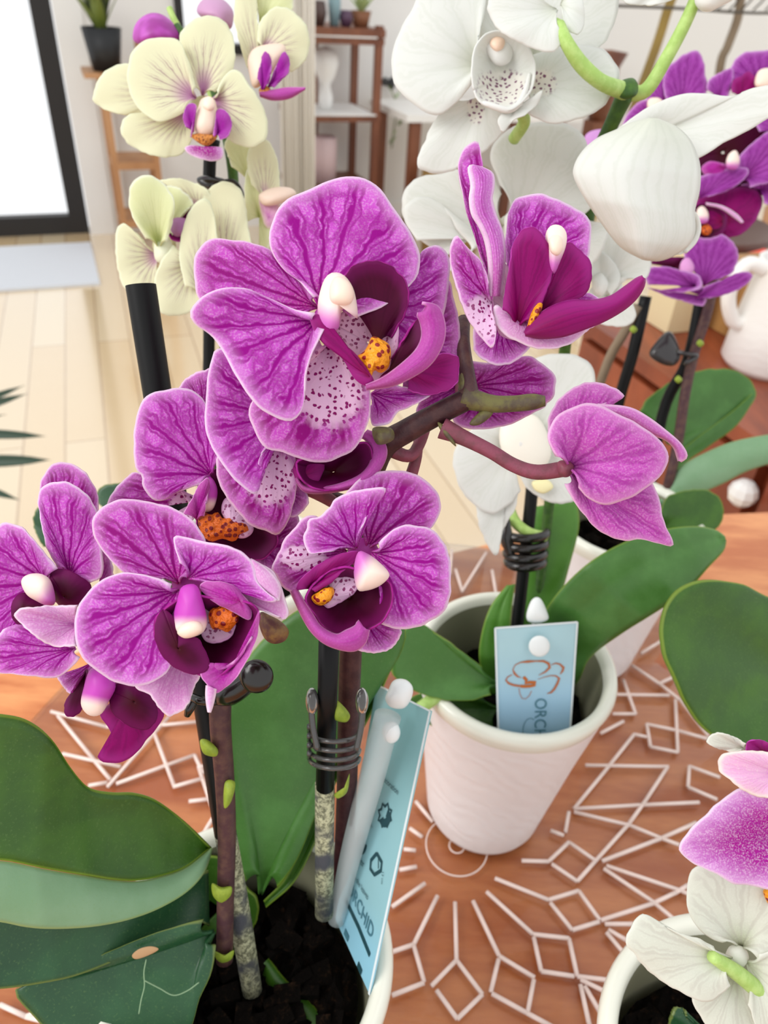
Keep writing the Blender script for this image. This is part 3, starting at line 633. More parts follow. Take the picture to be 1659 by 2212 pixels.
tube(fp, 'pedicel', STP, [(820, 960, .182), (880, 985, .1835), (905, 960, .185), (925, 900, .186)], [.002, .0016, .0015, .0015])
tube(fp, 'pedicel', STP, [(905, 930, .186), (900, 985, .187), (884, 1040, .188)], [.0011, .0014, .0016])
tube(fp, 'pedicel', STD, [(775, 1090, .196), (720, 1075, .1955), (660, 1040, .195)], [.0022, .0018, .0016])
for b, r in (([(998, 805), (990, 825), (995, 850), (1012, 862), (1012, 835)], 1.2), ([(1052, 878), (1025, 900), (1014, 917), (1035, 918), (1060, 900), (1066, 885)], 1.3), ([(945, 912), (955, 935), (985, 965), (975, 940), (960, 920)], 1.), ([(805, 925), (815, 960), (850, 950), (845, 925)], 2.5)):
    pillow(fp, 'bract', OLV, .1725, b, r)
for b, z in (([(432, 1600), (448, 1598), (470, 1618), (466, 1634), (440, 1628)], .2115), ([(486, 1690), (508, 1690), (500, 1730), (484, 1745)], .217), ([(458, 1908), (478, 1916), (500, 1915), (498, 1935), (478, 1950), (460, 1935)], .228), ([(465, 2055), (485, 2062), (505, 2052), (500, 2072), (480, 2080), (466, 2070)], .236), ([(712, 1525), (724, 1511), (742, 1525), (756, 1545), (748, 1560), (725, 1556), (714, 1542)], .2155), ([(722, 1715), (745, 1700), (755, 1670), (750, 1710), (730, 1725)], .23)):
    pillow(fp, 'bract', NOD, z, b, 2.2)
# leaves
strip(fp, 'leaf', LFD, .2, [(456, 1832), (400, 1776), (340, 1730), (290, 1713), (240, 1712), (190, 1700), (150, 1655), (110, 1595), (60, 1557), (0, 1543), (-120, 1535)], [(456, 1832), (400, 1874), (340, 1895), (290, 1903), (240, 1900), (190, 1892), (140, 1884), (90, 1875), (40, 1864), (0, 1858), (-120, 1850)], bulge=-2, zs=[.236, .225, .212, .2, .19, .183, .178], n=60)
strip(fp, 'leaf', LFL, .2, [(458, 1832), (400, 1876), (340, 1897), (290, 1905), (240, 1902), (190, 1894), (140, 1886), (90, 1877), (40, 1866), (0, 1860), (-120, 1852)], [(458, 1834), (440, 1885), (400, 1928), (340, 1963), (280, 1985), (220, 1998), (160, 2004), (100, 2005), (50, 2000), (0, 1990), (-120, 1975)], bulge=1.5, zs=[.236, .225, .212, .2, .19, .183, .178], n=60, label='pale lower half of a folded leaf')
strip(fp, 'leaf', LFB, .23, [(450, 1880), (400, 1900), (300, 1930), (200, 1940), (100, 1930), (0, 1920), (-120, 1910)], [(452, 2000), (420, 1992), (350, 2030), (280, 2062), (170, 2106), (90, 2124), (0, 2136), (-120, 2140)], bulge=-2, zs=[.24, .231, .221, .211, .204, .197], n=50)
petal(fp, 'leaf', LFB, .2315, (465, 2010), [(440, 1985), (350, 2010), (200, 2070), (90, 2120), (34, 2140), (70, 2190), (130, 2240), (300, 2300), (400, 2240), (430, 2160), (458, 2090), (466, 2040)], bulge=4, tilt=(3, -1), thick=.0012)
pillow(fp, 'dry_scar', mat('tan_scar', '#b08a62', .7), .2185, [(285, 2064), (300, 2050), (325, 2044), (343, 2050), (325, 2062), (295, 2072)], .5)
tube(fp, 'scratch', mat('pale_scratch', '#7f9a76', .7), [(316, 2072, .2205), (311, 2100, .22), (312, 2130, .2195), (305, 2160, .219), (300, 2190, .2185)], .0002)
tube(fp, 'scratch', mat('pale_scratch_b', '#7f9a76', .7), [(312, 2118, .2197), (345, 2135, .221), (375, 2150, .222), (405, 2140, .2235), (430, 2122, .2245)], .0002)
petal(fp, 'leaf', LFM, .262, (562, 1935), [(530, 1905), (508, 1830), (500, 1740), (488, 1620), (495, 1520), (530, 1430), (600, 1350), (680, 1300), (780, 1290), (860, 1330), (877, 1372), (850, 1432), (790, 1500), (752, 1580), (715, 1670), (678, 1770), (640, 1860), (600, 1915)], bulge=4, dt=-8, thick=.0014, rip=1)
strip(fp, 'leaf', LFD, .27, [(570, 1945), (620, 1890), (665, 1790), (700, 1690), (740, 1600), (790, 1510), (830, 1455)], [(575, 1960), (640, 1900), (690, 1800), (722, 1700), (765, 1610), (812, 1520), (862, 1400)], bulge=1, fold=4, zs=[.265, .262, .262, .262])
strip(fp, 'leaf', LFD, .25, [(560, 2090), (580, 2130), (620, 2180), (660, 2240)], [(580, 2070), (620, 2120), (670, 2165), (720, 2230)], bulge=2, zs=[.262, .258, .25])
petal(fp, 'leaf', LFD, .27, (480, 1960), [(380, 1900), (420, 1860), (470, 1850), (520, 1900), (560, 1960), (520, 2050), (470, 2060), (430, 2010)], bulge=4, thick=.0014)

# F1 the large open flower at the top
Z = .165
f = fl(fp, COLPI, Z - .004, [(690, 700), (686, 660), (694, 620), (706, 596), (724, 588), (745, 596), (762, 620), (770, 650), (773, 680), (771, 692), (764, 676), (748, 664), (738, 672), (735, 690), (730, 712), (708, 722)], 4.2, axis=(-.25, 1), rec=(705, 690, 30, Z + .0025, MGB))
pillow(f, 'anther_cap', CREAM, Z - .0078, [(712, 622), (722, 600), (738, 598), (757, 612), (765, 636), (757, 656), (735, 660), (714, 650)], 2.5)
petal(f, 'petal', PUR, Z, (690, 668), [(677, 643), (646, 607), (611, 580), (588, 541), (583, 503), (594, 464), (619, 433), (650, 418), (679, 406), (712, 391), (750, 382), (781, 384), (812, 402), (839, 433), (866, 472), (889, 507), (905, 545), (905, 580), (893, 607), (850, 650), (760, 690)], bulge=4, dt=3, rip=.8)
petal(f, 'petal', PUR, Z - .0035, (692, 690), [(680, 678), (650, 672), (627, 667), (581, 645), (534, 626), (496, 622), (457, 630), (426, 649), (411, 676), (422, 701), (449, 719), (471, 742), (492, 781), (511, 815), (534, 850), (565, 885), (596, 902), (627, 910), (646, 898), (656, 873), (658, 838), (662, 804), (673, 769), (688, 738), (700, 712)], bulge=4, dt=-4, rip=1)
petal(f, 'sepal', PUR2, Z + .002, (690, 665), [(684, 640), (650, 600), (590, 545), (546, 526), (507, 520), (469, 515), (442, 526), (424, 549), (419, 576), (422, 611), (432, 650), (480, 690), (570, 710), (660, 700)], bulge=3, dt=4)
petal(f, 'sepal', PUR2, Z + .0005, (712, 735), [(690, 735), (650, 780), (580, 840), (545, 868), (540, 900), (554, 939), (573, 966), (611, 977), (658, 993), (696, 999), (727, 991), (766, 968), (789, 931), (799, 892), (799, 846), (785, 820), (765, 790), (745, 750)], bulge=5, dt=6, spot=(712, 835, 88, 105), rip=.8)
petal(f, 'petal', PUR, Z + .004, (800, 680), [(850, 640), (895, 590), (909, 545), (935, 532), (959, 540), (971, 562), (970, 600), (962, 660), (945, 720), (915, 775), (860, 790), (810, 740)], bulge=4, dt=5)
petal(f, 'sepal', PUR2, Z + .009, (850, 740), [(900, 650), (964, 606), (978, 640), (990, 690), (993, 760), (978, 820), (930, 850), (870, 840)], bulge=4, dt=4)
petal(f, 'lip_lobe', DRK2, Z - .001, (815, 745), [(735, 640), (742, 602), (758, 578), (781, 566), (808, 563), (838, 570), (865, 592), (880, 617), (883, 645), (874, 680), (858, 708), (845, 730)], bulge=-5, dt=-6, rip=.2)
petal(f, 'throat', THR, Z + .0012, (795, 740), [(722, 700), (742, 672), (770, 655), (805, 650), (842, 662), (860, 700), (858, 750), (840, 800), (800, 825), (765, 800), (735, 750)], bulge=-3, spot=(800, 700, 90, 75), thick=.0003, closed=True, ctrl=0)
pillow(f, 'callus', ORA, Z - .004, [(770, 772), (785, 760), (795, 745), (804, 727), (825, 733), (842, 747), (844, 772), (838, 795), (822, 806), (808, 800), (800, 822), (790, 812), (785, 790)], 3.5)
petal(f, 'lip_lobe', DRK, Z - .006, (800, 815), [(740, 772), (705, 745), (688, 728), (672, 700), (671, 685), (682, 678), (702, 690), (722, 715), (745, 745), (775, 775), (794, 800), (806, 828), (790, 832), (765, 815)], bulge=2.5, closed=True, dt=-1, ctrl=0)
petal(f, 'lip_lobe', DRK2, Z - .003, (842, 800), [(845, 775), (870, 735), (900, 690), (912, 705), (914, 740), (895, 765), (862, 788), (830, 812), (810, 826)], bulge=-3, dt=-2)
strip(f, 'lip_arm', MAG, Z - .0065, [(791, 833), (830, 815), (870, 785), (900, 755), (912, 725), (908, 695), (901, 678), (912, 676), (921, 660), (911, 655)], [(791, 841), (850, 832), (905, 805), (935, 780), (955, 745), (961, 715), (958, 690), (948, 666), (935, 658), (912, 654)], bulge=2.2, zs=[.158, .157, .157, .158, .1575])
petal(f, 'lip_lobe', DRK, Z + .004, (870, 800), [(870, 770), (920, 770), (960, 763), (988, 770), (992, 800), (985, 830), (955, 848), (916, 853), (880, 842)], bulge=-3, dt=-1)
petal(f, 'sepal', PUR, Z + .009, (800, 850), [(815, 820), (870, 835), (930, 850), (900, 872), (860, 890), (840, 915), (805, 918), (800, 880)], bulge=3)

# F2 upper right, seen from the side
Z = .172
f = fl(fp, COLPI, Z - .006, [(1178, 510), (1185, 492), (1198, 485), (1214, 489), (1224, 505), (1223, 530), (1213, 558), (1197, 592), (1186, 575), (1182, 540)], 3.2, axis=(0, 1), rec=(1080, 650, 32, Z + .003, MGB))
pillow(f, 'anther_cap', CREAM, Z - .0088, [(1185, 520), (1195, 508), (1212, 512), (1216, 535), (1205, 552), (1190, 545)], 1.6)
petal(f, 'petal', PUR2, Z + .001, (1062, 620), [(1040, 560), (1028, 515), (1020, 488), (1004, 438), (994, 396), (989, 359), (998, 330), (1012, 313), (1033, 307), (1040, 345), (1045, 400), (1060, 460), (1068, 520), (1075, 580)], bulge=2, dt=5, ctrl=.1)
strip(f, 'petal_margin', PURP, Z - .0045, [(1056, 640), (1056, 571), (1048, 520), (1036, 490), (1020, 463), (1015, 430), (1018, 400), (1012, 366), (1016, 358)], [(1066, 640), (1066, 571), (1060, 525), (1048, 492), (1034, 463), (1027, 430), (1030, 400), (1024, 372), (1024, 360)], bulge=1, zs=[.169, .1665, .166, .167, .171], label='pale rolled edge')
strip(f, 'petal', PUR, Z - .003, [(1058, 640), (1058, 571), (1050, 520), (1038, 490), (1022, 463), (1017, 430), (1020, 400), (1013, 363), (1022, 358)], [(1082, 640), (1090, 563), (1089, 530), (1083, 496), (1070, 463), (1062, 430), (1066, 405), (1064, 376), (1040, 362)], bulge=2.5, zs=[.170, .1675, .167, .168, .172])
petal(f, 'sepal', PUR2, Z - .004, (1062, 655), [(1056, 610), (1037, 563), (1016, 542), (1000, 525), (987, 508), (973, 530), (972, 565), (983, 613), (1004, 675), (1025, 712), (1046, 737), (1062, 752), (1071, 729), (1068, 690)], bulge=3, dt=-3, spot=(1040, 690, 52, 60))
petal(f, 'petal', PUR, Z + .002, (1090, 620), [(1089, 560), (1093, 496), (1100, 455), (1116, 430), (1145, 421), (1174, 421), (1208, 434), (1241, 450), (1270, 471), (1276, 505), (1272, 546), (1250, 600), (1180, 650)], bulge=4, dt=4)
petal(f, 'lip_lobe', DRK, Z - .004, (1115, 715), [(1085, 670), (1093, 620), (1100, 571), (1108, 529), (1125, 500), (1149, 490), (1170, 505), (1187, 538), (1195, 575), (1187, 613), (1170, 654), (1149, 695)], bulge=4, dt=-2)
petal(f, 'lip_lobe', DRK, Z - .003, (1155, 690), [(1168, 640), (1191, 592), (1224, 525), (1253, 542), (1274, 563), (1278, 592), (1270, 625), (1249, 646), (1208, 660), (1175, 680)], bulge=4, dt=-1)
petal(f, 'throat', THR, Z - .001, (1105, 680), [(1065, 650), (1075, 600), (1090, 570), (1115, 600), (1150, 660), (1180, 690), (1150, 730), (1110, 735), (1075, 715)], bulge=0, closed=True, ctrl=0)
pillow(f, 'callus', ORA, Z - .0072, [(1138, 712), (1146, 680), (1160, 656), (1172, 656), (1166, 680), (1150, 706), (1143, 722)], 1.5)
strip(f, 'lip_arm', DRK, Z - .007, [(1133, 719), (1150, 692), (1191, 663), (1233, 650), (1274, 650), (1316, 642), (1349, 621), (1374, 603), (1388, 597)], [(1135, 724), (1166, 730), (1216, 726), (1266, 709), (1307, 692), (1349, 667), (1375, 643), (1390, 618), (1392, 602)], bulge=3, zs=[.166, .164, .162, .160, .158])
petal(f, 'lip_lobe', PURP, Z - .0035, (1120, 690), [(1075, 660), (1066, 665), (1070, 696), (1087, 721), (1116, 737), (1149, 750), (1191, 754), (1233, 742), (1270, 708), (1240, 690), (1180, 690)], bulge=3, dt=1)
petal(f, 'sepal', PUR, Z + .002, (1080, 700), [(1030, 690), (1022, 720), (1025, 758), (1046, 779), (1075, 789), (1108, 783), (1145, 750), (1140, 720)], bulge=3)
petal(f, 'sepal', PUR, Z + .006, (1190, 620), [(1230, 645), (1262, 632), (1300, 650), (1318, 672), (1290, 700), (1240, 730), (1190, 730)], bulge=2)

# F3 turned away behind the stem
Z = .186
f = fl(fp, STP, Z + .003, [(990, 810), (1030, 810), (1040, 850), (1020, 880), (985, 870)], 3)
petal(f, 'sepal', PUR2, Z, (1015, 835), [(1015, 780), (1060, 785), (1110, 775), (1140, 769), (1170, 785), (1195, 808), (1200, 833), (1191, 863), (1160, 878), (1110, 872), (1040, 866)], bulge=4, dt=3)
petal(f, 'petal', PUR2, Z + .004, (1020, 865), [(975, 895), (985, 918), (1020, 927), (1062, 926), (1108, 914), (1150, 893), (1180, 872), (1120, 850), (1050, 850)], bulge=3)
petal(f, 'petal', PUR, Z + .006, (1000, 830), [(960, 790), (930, 830), (900, 880), (910, 900), (950, 900), (990, 870)], bulge=3)

# F4 below the big flower, facing left
Z = .182
f = fl(fp, COLP, Z, [(640, 960), (660, 940), (700, 960), (700, 1000), (665, 1010)], 3, rec=(640, 960, 40, Z + .004, MGB))
petal(f, 'petal', PUR, Z - .004, (640, 900), [(600, 800), (540, 760), (471, 753), (457, 777), (448, 823), (444, 881), (442, 919), (457, 962), (473, 993), (496, 1024), (523, 1051), (550, 1068), (557, 1054), (556, 1016), (566, 977), (600, 950)], bulge=5, dt=-3)
petal(f, 'sepal', PUR2, Z - .001, (610, 930), [(560, 940), (490, 975), (468, 992), (473, 1039), (492, 1078), (515, 1105), (538, 1132), (565, 1143), (596, 1155), (611, 1143), (627, 1116), (637, 1074), (642, 1030), (636, 980)], bulge=5, dt=4, spot=(585, 1030, 62, 72))
petal(f, 'sepal', PUR, Z + .003, (620, 1060), [(630, 1025), (650, 1045), (667, 1078), (658, 1100), (631, 1118), (605, 1100)], bulge=2)
petal(f, 'lip_lobe', DRK2, Z - .002, (720, 1020), [(640, 1000), (680, 985), (740, 970), (790, 955), (806, 990), (800, 1020), (775, 1045), (740, 1056), (690, 1058), (655, 1040)], bulge=-5, dt=-2, closed=True, ctrl=0)
petal(f, 'lip_lobe', DRK, Z - .003, (650, 1030), [(633, 1000), (665, 990), (698, 998), (695, 1025), (680, 1045), (655, 1045), (640, 1035)], bulge=2, closed=True, ctrl=0)
strip(f, 'lip_arm', MAG, Z - .004, [(640, 1030), (660, 1050), (700, 1053), (745, 1042), (780, 1025), (800, 1000), (802, 975), (790, 950), (780, 945)], [(640, 1040), (660, 1062), (704, 1064), (755, 1055), (795, 1040), (822, 1012), (835, 975), (820, 942), (793, 930)], bulge=2, zs=[.18, .178, .176, .176, .178])
tube(f, 'ovary', STP, [(665, 1050, .186), (700, 1072, .187), (740, 1098, .19)], [.0024, .0018, .0014])

# F5 left, behind
Z = .19
f = fl(fp, COLP, Z - .002, [(430, 1040), (455, 1030), (470, 1060), (460, 1100), (436, 1100)], 3, rec=(465, 1060, 40, Z + .005, MGB))
petal(f, 'petal', PUR, Z - .002, (462, 1030), [(440, 1045), (415, 1052), (385, 1062), (365, 1074), (342, 1082), (323, 1072), (309, 1049), (307, 1029), (295, 1014), (290, 975), (290, 940), (292, 917), (303, 878), (319, 854), (350, 845), (381, 838), (412, 843), (435, 858), (452, 890), (472, 930), (485, 990)], bulge=5, dt=2)
petal(f, 'sepal', PUR2, Z + .003, (440, 900), [(380, 860), (390, 832), (408, 814), (439, 800), (470, 800), (480, 860), (470, 900)], bulge=2)
petal(f, 'sepal', PUR2, Z + .004, (440, 1080), [(230, 1120), (233, 1086), (249, 1057), (272, 1033), (290, 1020), (320, 1030), (380, 1050), (420, 1120), (330, 1140)], bulge=3, spot=(400, 1095, 40))
petal(f, 'lip_lobe', MAG, Z - .005, (425, 1125), [(395, 1112), (410, 1085), (430, 1050), (448, 1032), (452, 1050), (445, 1090), (440, 1115)], bulge=2)
petal(f, 'lip_lobe', DRK2, Z + .001, (490, 1130), [(430, 1060), (480, 1010), (560, 1060), (580, 1120), (600, 1170), (560, 1210), (480, 1190), (430, 1160)], bulge=-4, closed=True, ctrl=0)
pillow(f, 'callus', ORA2, Z - .003, [(428, 1118), (440, 1106), (455, 1112), (470, 1106), (482, 1120), (500, 1114), (514, 1126), (530, 1130), (538, 1146), (520, 1156), (505, 1170), (480, 1164), (455, 1170), (434, 1152)], 2.8)
petal(f, 'throat', THR, Z - .0035, (500, 1130), [(480, 1105), (492, 1075), (515, 1100), (540, 1125), (545, 1150), (515, 1160)], bulge=2, spot=(512, 1120, 50), closed=True, ctrl=0)
petal(f, 'petal', PUR2, Z + .004, (560, 1180), [(480, 1160), (560, 1150), (640, 1110), (640, 1180), (600, 1240), (540, 1220)], bulge=2)

# F6 big lower flower
Z = .166
f = fl(fp, COLP, Z - .007, [(373, 1364), (375, 1325), (385, 1286), (395, 1266), (424, 1264), (439, 1300), (447, 1337), (443, 1360), (428, 1373), (397, 1379), (376, 1372)], 4, rec=(405, 1262, 34, Z + .003, MGB))
pillow(f, 'anther_cap', CREAM, Z - .0105, [(383, 1368), (390, 1352), (412, 1342), (432, 1345), (438, 1360), (425, 1373), (400, 1379)], 2)
petal(f, 'sepal', PUR2, Z + .0, (388, 1262), [(340, 1255), (272, 1237), (249, 1220), (225, 1193), (206, 1162), (200, 1130), (210, 1107), (233, 1088), (264, 1079), (295, 1080), (330, 1086), (369, 1095), (404, 1115), (428, 1138), (444, 1168), (440, 1210), (410, 1250)], bulge=3, dt=3)
petal(f, 'petal', PUR, Z - .003, (405, 1250), [(388, 1215), (375, 1161), (404, 1161), (447, 1171), (486, 1177), (517, 1189), (540, 1208), (550, 1224), (556, 1255), (578, 1280), (600, 1297), (575, 1298), (545, 1282), (500, 1268), (450, 1262)], bulge=3, dt=-3)
strip(f, 'petal_margin', PURP, Z - .006, [(540, 1207), (548, 1230), (553, 1255), (570, 1277), (600, 1297)], [(548, 1212), (570, 1225), (592, 1245), (605, 1270), (602, 1298)], bulge=1.2, zs=[.161, .160, .160], label='pale curled edge')
petal(f, 'sepal', PURP, Z - .001, (440, 1262), [(480, 1235), (545, 1215), (583, 1228), (600, 1250), (613, 1285), (623, 1321), (616, 1338), (603, 1334), (544, 1309), (486, 1285)], bulge=3, dt=-2, spot=(500, 1250, 50, 30))
petal(f, 'petal', PUR, Z - .0045, (388, 1272), [(371, 1262), (334, 1247), (272, 1237), (233, 1247), (198, 1270), (175, 1302), (163, 1337), (163, 1375), (171, 1407), (191, 1434), (218, 1453), (249, 1473), (284, 1482), (319, 1477), (350, 1461), (367, 1442), (385, 1400), (395, 1330)], bulge=5, dt=-1)
petal(f, 'sepal', PURP, Z + .001, (400, 1380), [(330, 1440), (292, 1482), (323, 1500), (342, 1527), (362, 1545), (389, 1539), (408, 1519), (416, 1492), (428, 1470), (440, 1440)], bulge=3, dt=-1)
petal(f, 'lip_lobe', DRK2, Z - .002, (450, 1370), [(350, 1319), (334, 1344), (338, 1383), (358, 1422), (389, 1445), (420, 1453), (467, 1463), (517, 1425), (546, 1383), (560, 1325), (530, 1300), (460, 1290), (400, 1290)], bulge=-6, closed=True, ctrl=0, dt=-3)
petal(f, 'lip_lobe', DRK2, Z - .0096, (385, 1400), [(352, 1317), (336, 1344), (337, 1383), (356, 1422), (389, 1446), (425, 1457), (452, 1440), (440, 1400), (425, 1378), (380, 1372), (374, 1335)], bulge=.6, dt=.6, closed=True, ctrl=0)
petal(f, 'lip_lobe', MAG, Z - .007, (520, 1300), [(432, 1267), (445, 1257), (465, 1256), (486, 1259), (513, 1274), (537, 1305), (540, 1338), (505, 1321), (467, 1302), (445, 1285)], bulge=2.5, closed=True, ctrl=0, dt=-1)
pillow(f, 'callus', ORA2, Z - .005, [(450, 1330), (458, 1314), (470, 1312), (484, 1303), (498, 1314), (514, 1322), (516, 1340), (506, 1352), (492, 1366), (476, 1360), (458, 1358)], 2.4)
petal(f, 'throat', THR, Z - .003, (460, 1345), [(440, 1310), (470, 1300), (500, 1310), (510, 1340), (500, 1375), (460, 1390), (436, 1372)], bulge=-1, spot=(470, 1360, 50), closed=True, ctrl=0)
petal(f, 'lip_arm', MAG, Z - .007, (505, 1435), [(560, 1318), (556, 1370), (542, 1410), (513, 1461), (482, 1488), (463, 1496), (447, 1480), (434, 1458), (434, 1443), (447, 1434), (463, 1447), (490, 1440), (520, 1415), (545, 1375)], bulge=2, jag=0, dt=-1, ctrl=0)
strip(f, 'lip_tendril', PURP, Z - .0085, [(447, 1480), (446, 1500), (448, 1522), (451, 1538)], [(466, 1488), (463, 1505), (458, 1525), (453, 1539)], bulge=1)
pillow(fp, 'bud', BUDB, .186, [(563, 1322), (585, 1330), (608, 1343), (624, 1363), (616, 1384), (592, 1391), (572, 1380), (560, 1350)], 4, label='small dry brown bud')

# F7 lower right flower
Z = .172
f = fl(fp, COLPI, Z - .007, [(774, 1192), (796, 1197), (818, 1213), (839, 1235), (839, 1249), (818, 1267), (791, 1276), (772, 1273), (764, 1232)], 4, axis=(-.8, -.5), rec=(785, 1195, 34, Z + .004, MGB))
petal(f, 'sepal', PUR2, Z + .002, (792, 1186), [(770, 1140), (745, 1080), (765, 1045), (785, 1030), (812, 1021), (845, 1017), (880, 1019), (910, 1032), (934, 1051), (948, 1072), (952, 1097), (945, 1118), (930, 1142), (900, 1155), (840, 1175)], bulge=4, dt=3)
petal(f, 'petal', PUR, Z - .002, (770, 1186), [(720, 1190), (670, 1195), (655, 1165), (662, 1143), (668, 1121), (690, 1116), (709, 1097), (723, 1080), (744, 1067), (772, 1059), (812, 1053), (830, 1053), (831, 1060), (823, 1075), (799, 1102), (782, 1140)], bulge=4, dt=-2)
petal(f, 'sepal', PUR2, Z - .0005, (752, 1192), [(700, 1130), (676, 1113), (655, 1120), (636, 1140), (614, 1167), (601, 1197), (587, 1224), (595, 1240), (609, 1267), (638, 1277), (668, 1245), (712, 1215)], bulge=3, spot=(655, 1205, 60, 32))
petal(f, 'petal', PUR, Z - .003, (802, 1192), [(818, 1173), (845, 1148), (872, 1136), (902, 1135), (934, 1145), (956, 1170), (970, 1202), (974, 1238), (972, 1278), (964, 1314), (940, 1335), (907, 1352), (872, 1358), (845, 1356), (823, 1346), (826, 1310), (830, 1260)], bulge=5, dt=3)
petal(f, 'sepal', PUR2, Z + .003, (780, 1330), [(755, 1395), (769, 1403), (790, 1408), (818, 1410), (845, 1400), (861, 1381), (866, 1360), (840, 1335), (800, 1320)], bulge=3)
petal(f, 'lip_lobe', DRK2, Z - .002, (755, 1290), [(700, 1240), (740, 1225), (790, 1235), (838, 1255), (848, 1280), (846, 1305), (838, 1328), (822, 1346), (800, 1358), (770, 1368), (720, 1370), (680, 1330), (660, 1290)], bulge=-5, dt=-3, closed=True, ctrl=0)
petal(f, 'lip_lobe', DRK, Z - .006, (665, 1272), [(639, 1276), (650, 1251), (682, 1224), (723, 1202), (755, 1192), (775, 1191), (766, 1213), (744, 1232), (712, 1259), (679, 1278)], bulge=3, dt=1, ctrl=.1)
petal(f, 'throat', THR, Z - .004, (705, 1290), [(690, 1275), (715, 1255), (745, 1235), (766, 1228), (772, 1262), (765, 1280), (735, 1300), (705, 1312)], bulge=1, spot=(740, 1262, 62, 40), closed=True, ctrl=0)
pillow(f, 'callus', ORA, Z - .006, [(672, 1290), (684, 1280), (700, 1270), (718, 1268), (722, 1282), (714, 1298), (696, 1308), (680, 1304)], 2.5)
strip(f, 'lip_arm', MAG, Z - .007, [(628, 1277), (641, 1305), (655, 1335), (674, 1365), (701, 1389), (734, 1402), (766, 1405), (788, 1389), (797, 1360)], [(640, 1272), (652, 1292), (674, 1327), (694, 1355), (726, 1371), (748, 1362), (768, 1352), (774, 1341), (780, 1356)], bulge=2.2, zs=[.166, .164, .163, .163, .164])

# F8 far left flower
Z = .18
f = fl(fp, COLPI, Z - .008, [(46, 1262), (50, 1247), (68, 1239), (90, 1240), (108, 1252), (118, 1280), (118, 1305), (100, 1308), (78, 1298), (58, 1285)], 4, axis=(.8, .6), rec=(135, 1262, 42, Z + .003, MGB))
petal(f, 'sepal', PUR2, Z + .004, (150, 1240), [(88, 1080), (88, 1049), (97, 1022), (117, 1002), (144, 999), (171, 1010), (194, 1033), (210, 1064), (212, 1100), (205, 1180)], bulge=3)
petal(f, 'petal', PUR, Z - .001, (150, 1250), [(125, 1225), (101, 1178), (86, 1111), (83, 1080), (90, 1055), (109, 1043), (136, 1040), (163, 1049), (187, 1068), (206, 1095), (214, 1130), (220, 1189), (222, 1240), (190, 1262)], bulge=4, dt=-1)
petal(f, 'petal', PUR, Z - .003, (105, 1255), [(40, 1370), (-30, 1400), (-60, 1300), (-45, 1190), (0, 1134), (23, 1130), (47, 1138), (70, 1162), (93, 1189), (126, 1228)], bulge=5, dt=1)
petal(f, 'sepal', PUR, Z + .004, (215, 1265), [(215, 1180), (235, 1200), (245, 1240), (240, 1300), (215, 1320)], bulge=2)
petal(f, 'lip_lobe', DRK2, Z - .005, (140, 1290), [(109, 1239), (121, 1230), (148, 1232), (175, 1247), (197, 1267), (185, 1300), (160, 1310), (130, 1308), (115, 1278)], bulge=2.5, closed=True, ctrl=0)
petal(f, 'lip_lobe', DRK2, Z - .005, (50, 1315), [(15, 1350), (14, 1317), (31, 1290), (51, 1279), (75, 1290), (110, 1310), (100, 1340), (50, 1360)], bulge=2.5, closed=True, ctrl=0)
petal(f, 'sepal', PURP, Z - .009, (175, 1350), [(167, 1307), (120, 1308), (78, 1311), (43, 1315), (32, 1329), (50, 1352), (89, 1383), (124, 1397), (165, 1396)], bulge=3, dt=-3, label='pale pink underside')
petal(f, 'petal', PUR, Z - .004, (165, 1400), [(150, 1380), (89, 1380), (50, 1356), (35, 1343), (15, 1352), (0, 1370), (-30, 1400), (-20, 1445), (10, 1454), (58, 1459), (117, 1463), (148, 1448), (172, 1420)], bulge=4, dt=1)

# F9 nodding flower below
Z = .186
f = fl(fp, COLP, Z - .005, [(196, 1445), (180, 1488), (175, 1523), (192, 1545), (218, 1543), (237, 1512), (250, 1480), (230, 1448)], 4, axis=(-.2, 1), rec=(220, 1460, 40, Z + .004, MGB))
petal(f, 'sepal', PUR2, Z + .002, (200, 1430), [(120, 1458), (135, 1480), (156, 1500), (178, 1480), (200, 1450)], bulge=2)
petal(f, 'lip_lobe', DRK2, Z - .001, (188, 1445), [(196, 1450), (186, 1490), (178, 1531), (158, 1547), (142, 1544), (142, 1519), (158, 1490), (176, 1460)], bulge=3)
petal(f, 'lip_lobe', DRK, Z - .0, (290, 1500), [(249, 1480), (239, 1519), (218, 1543), (237, 1574), (243, 1601), (237, 1624), (212, 1632), (226, 1645), (257, 1647), (288, 1630), (319, 1595), (338, 1570), (354, 1543), (334, 1508), (303, 1470)], bulge=4, closed=True, ctrl=0)
petal(f, 'lip_lobe', DRK2, Z - .005, (290, 1515), [(241, 1492), (241, 1531), (264, 1558), (303, 1575), (327, 1570), (340, 1540), (320, 1490), (270, 1470)], bulge=3, closed=True, ctrl=0)

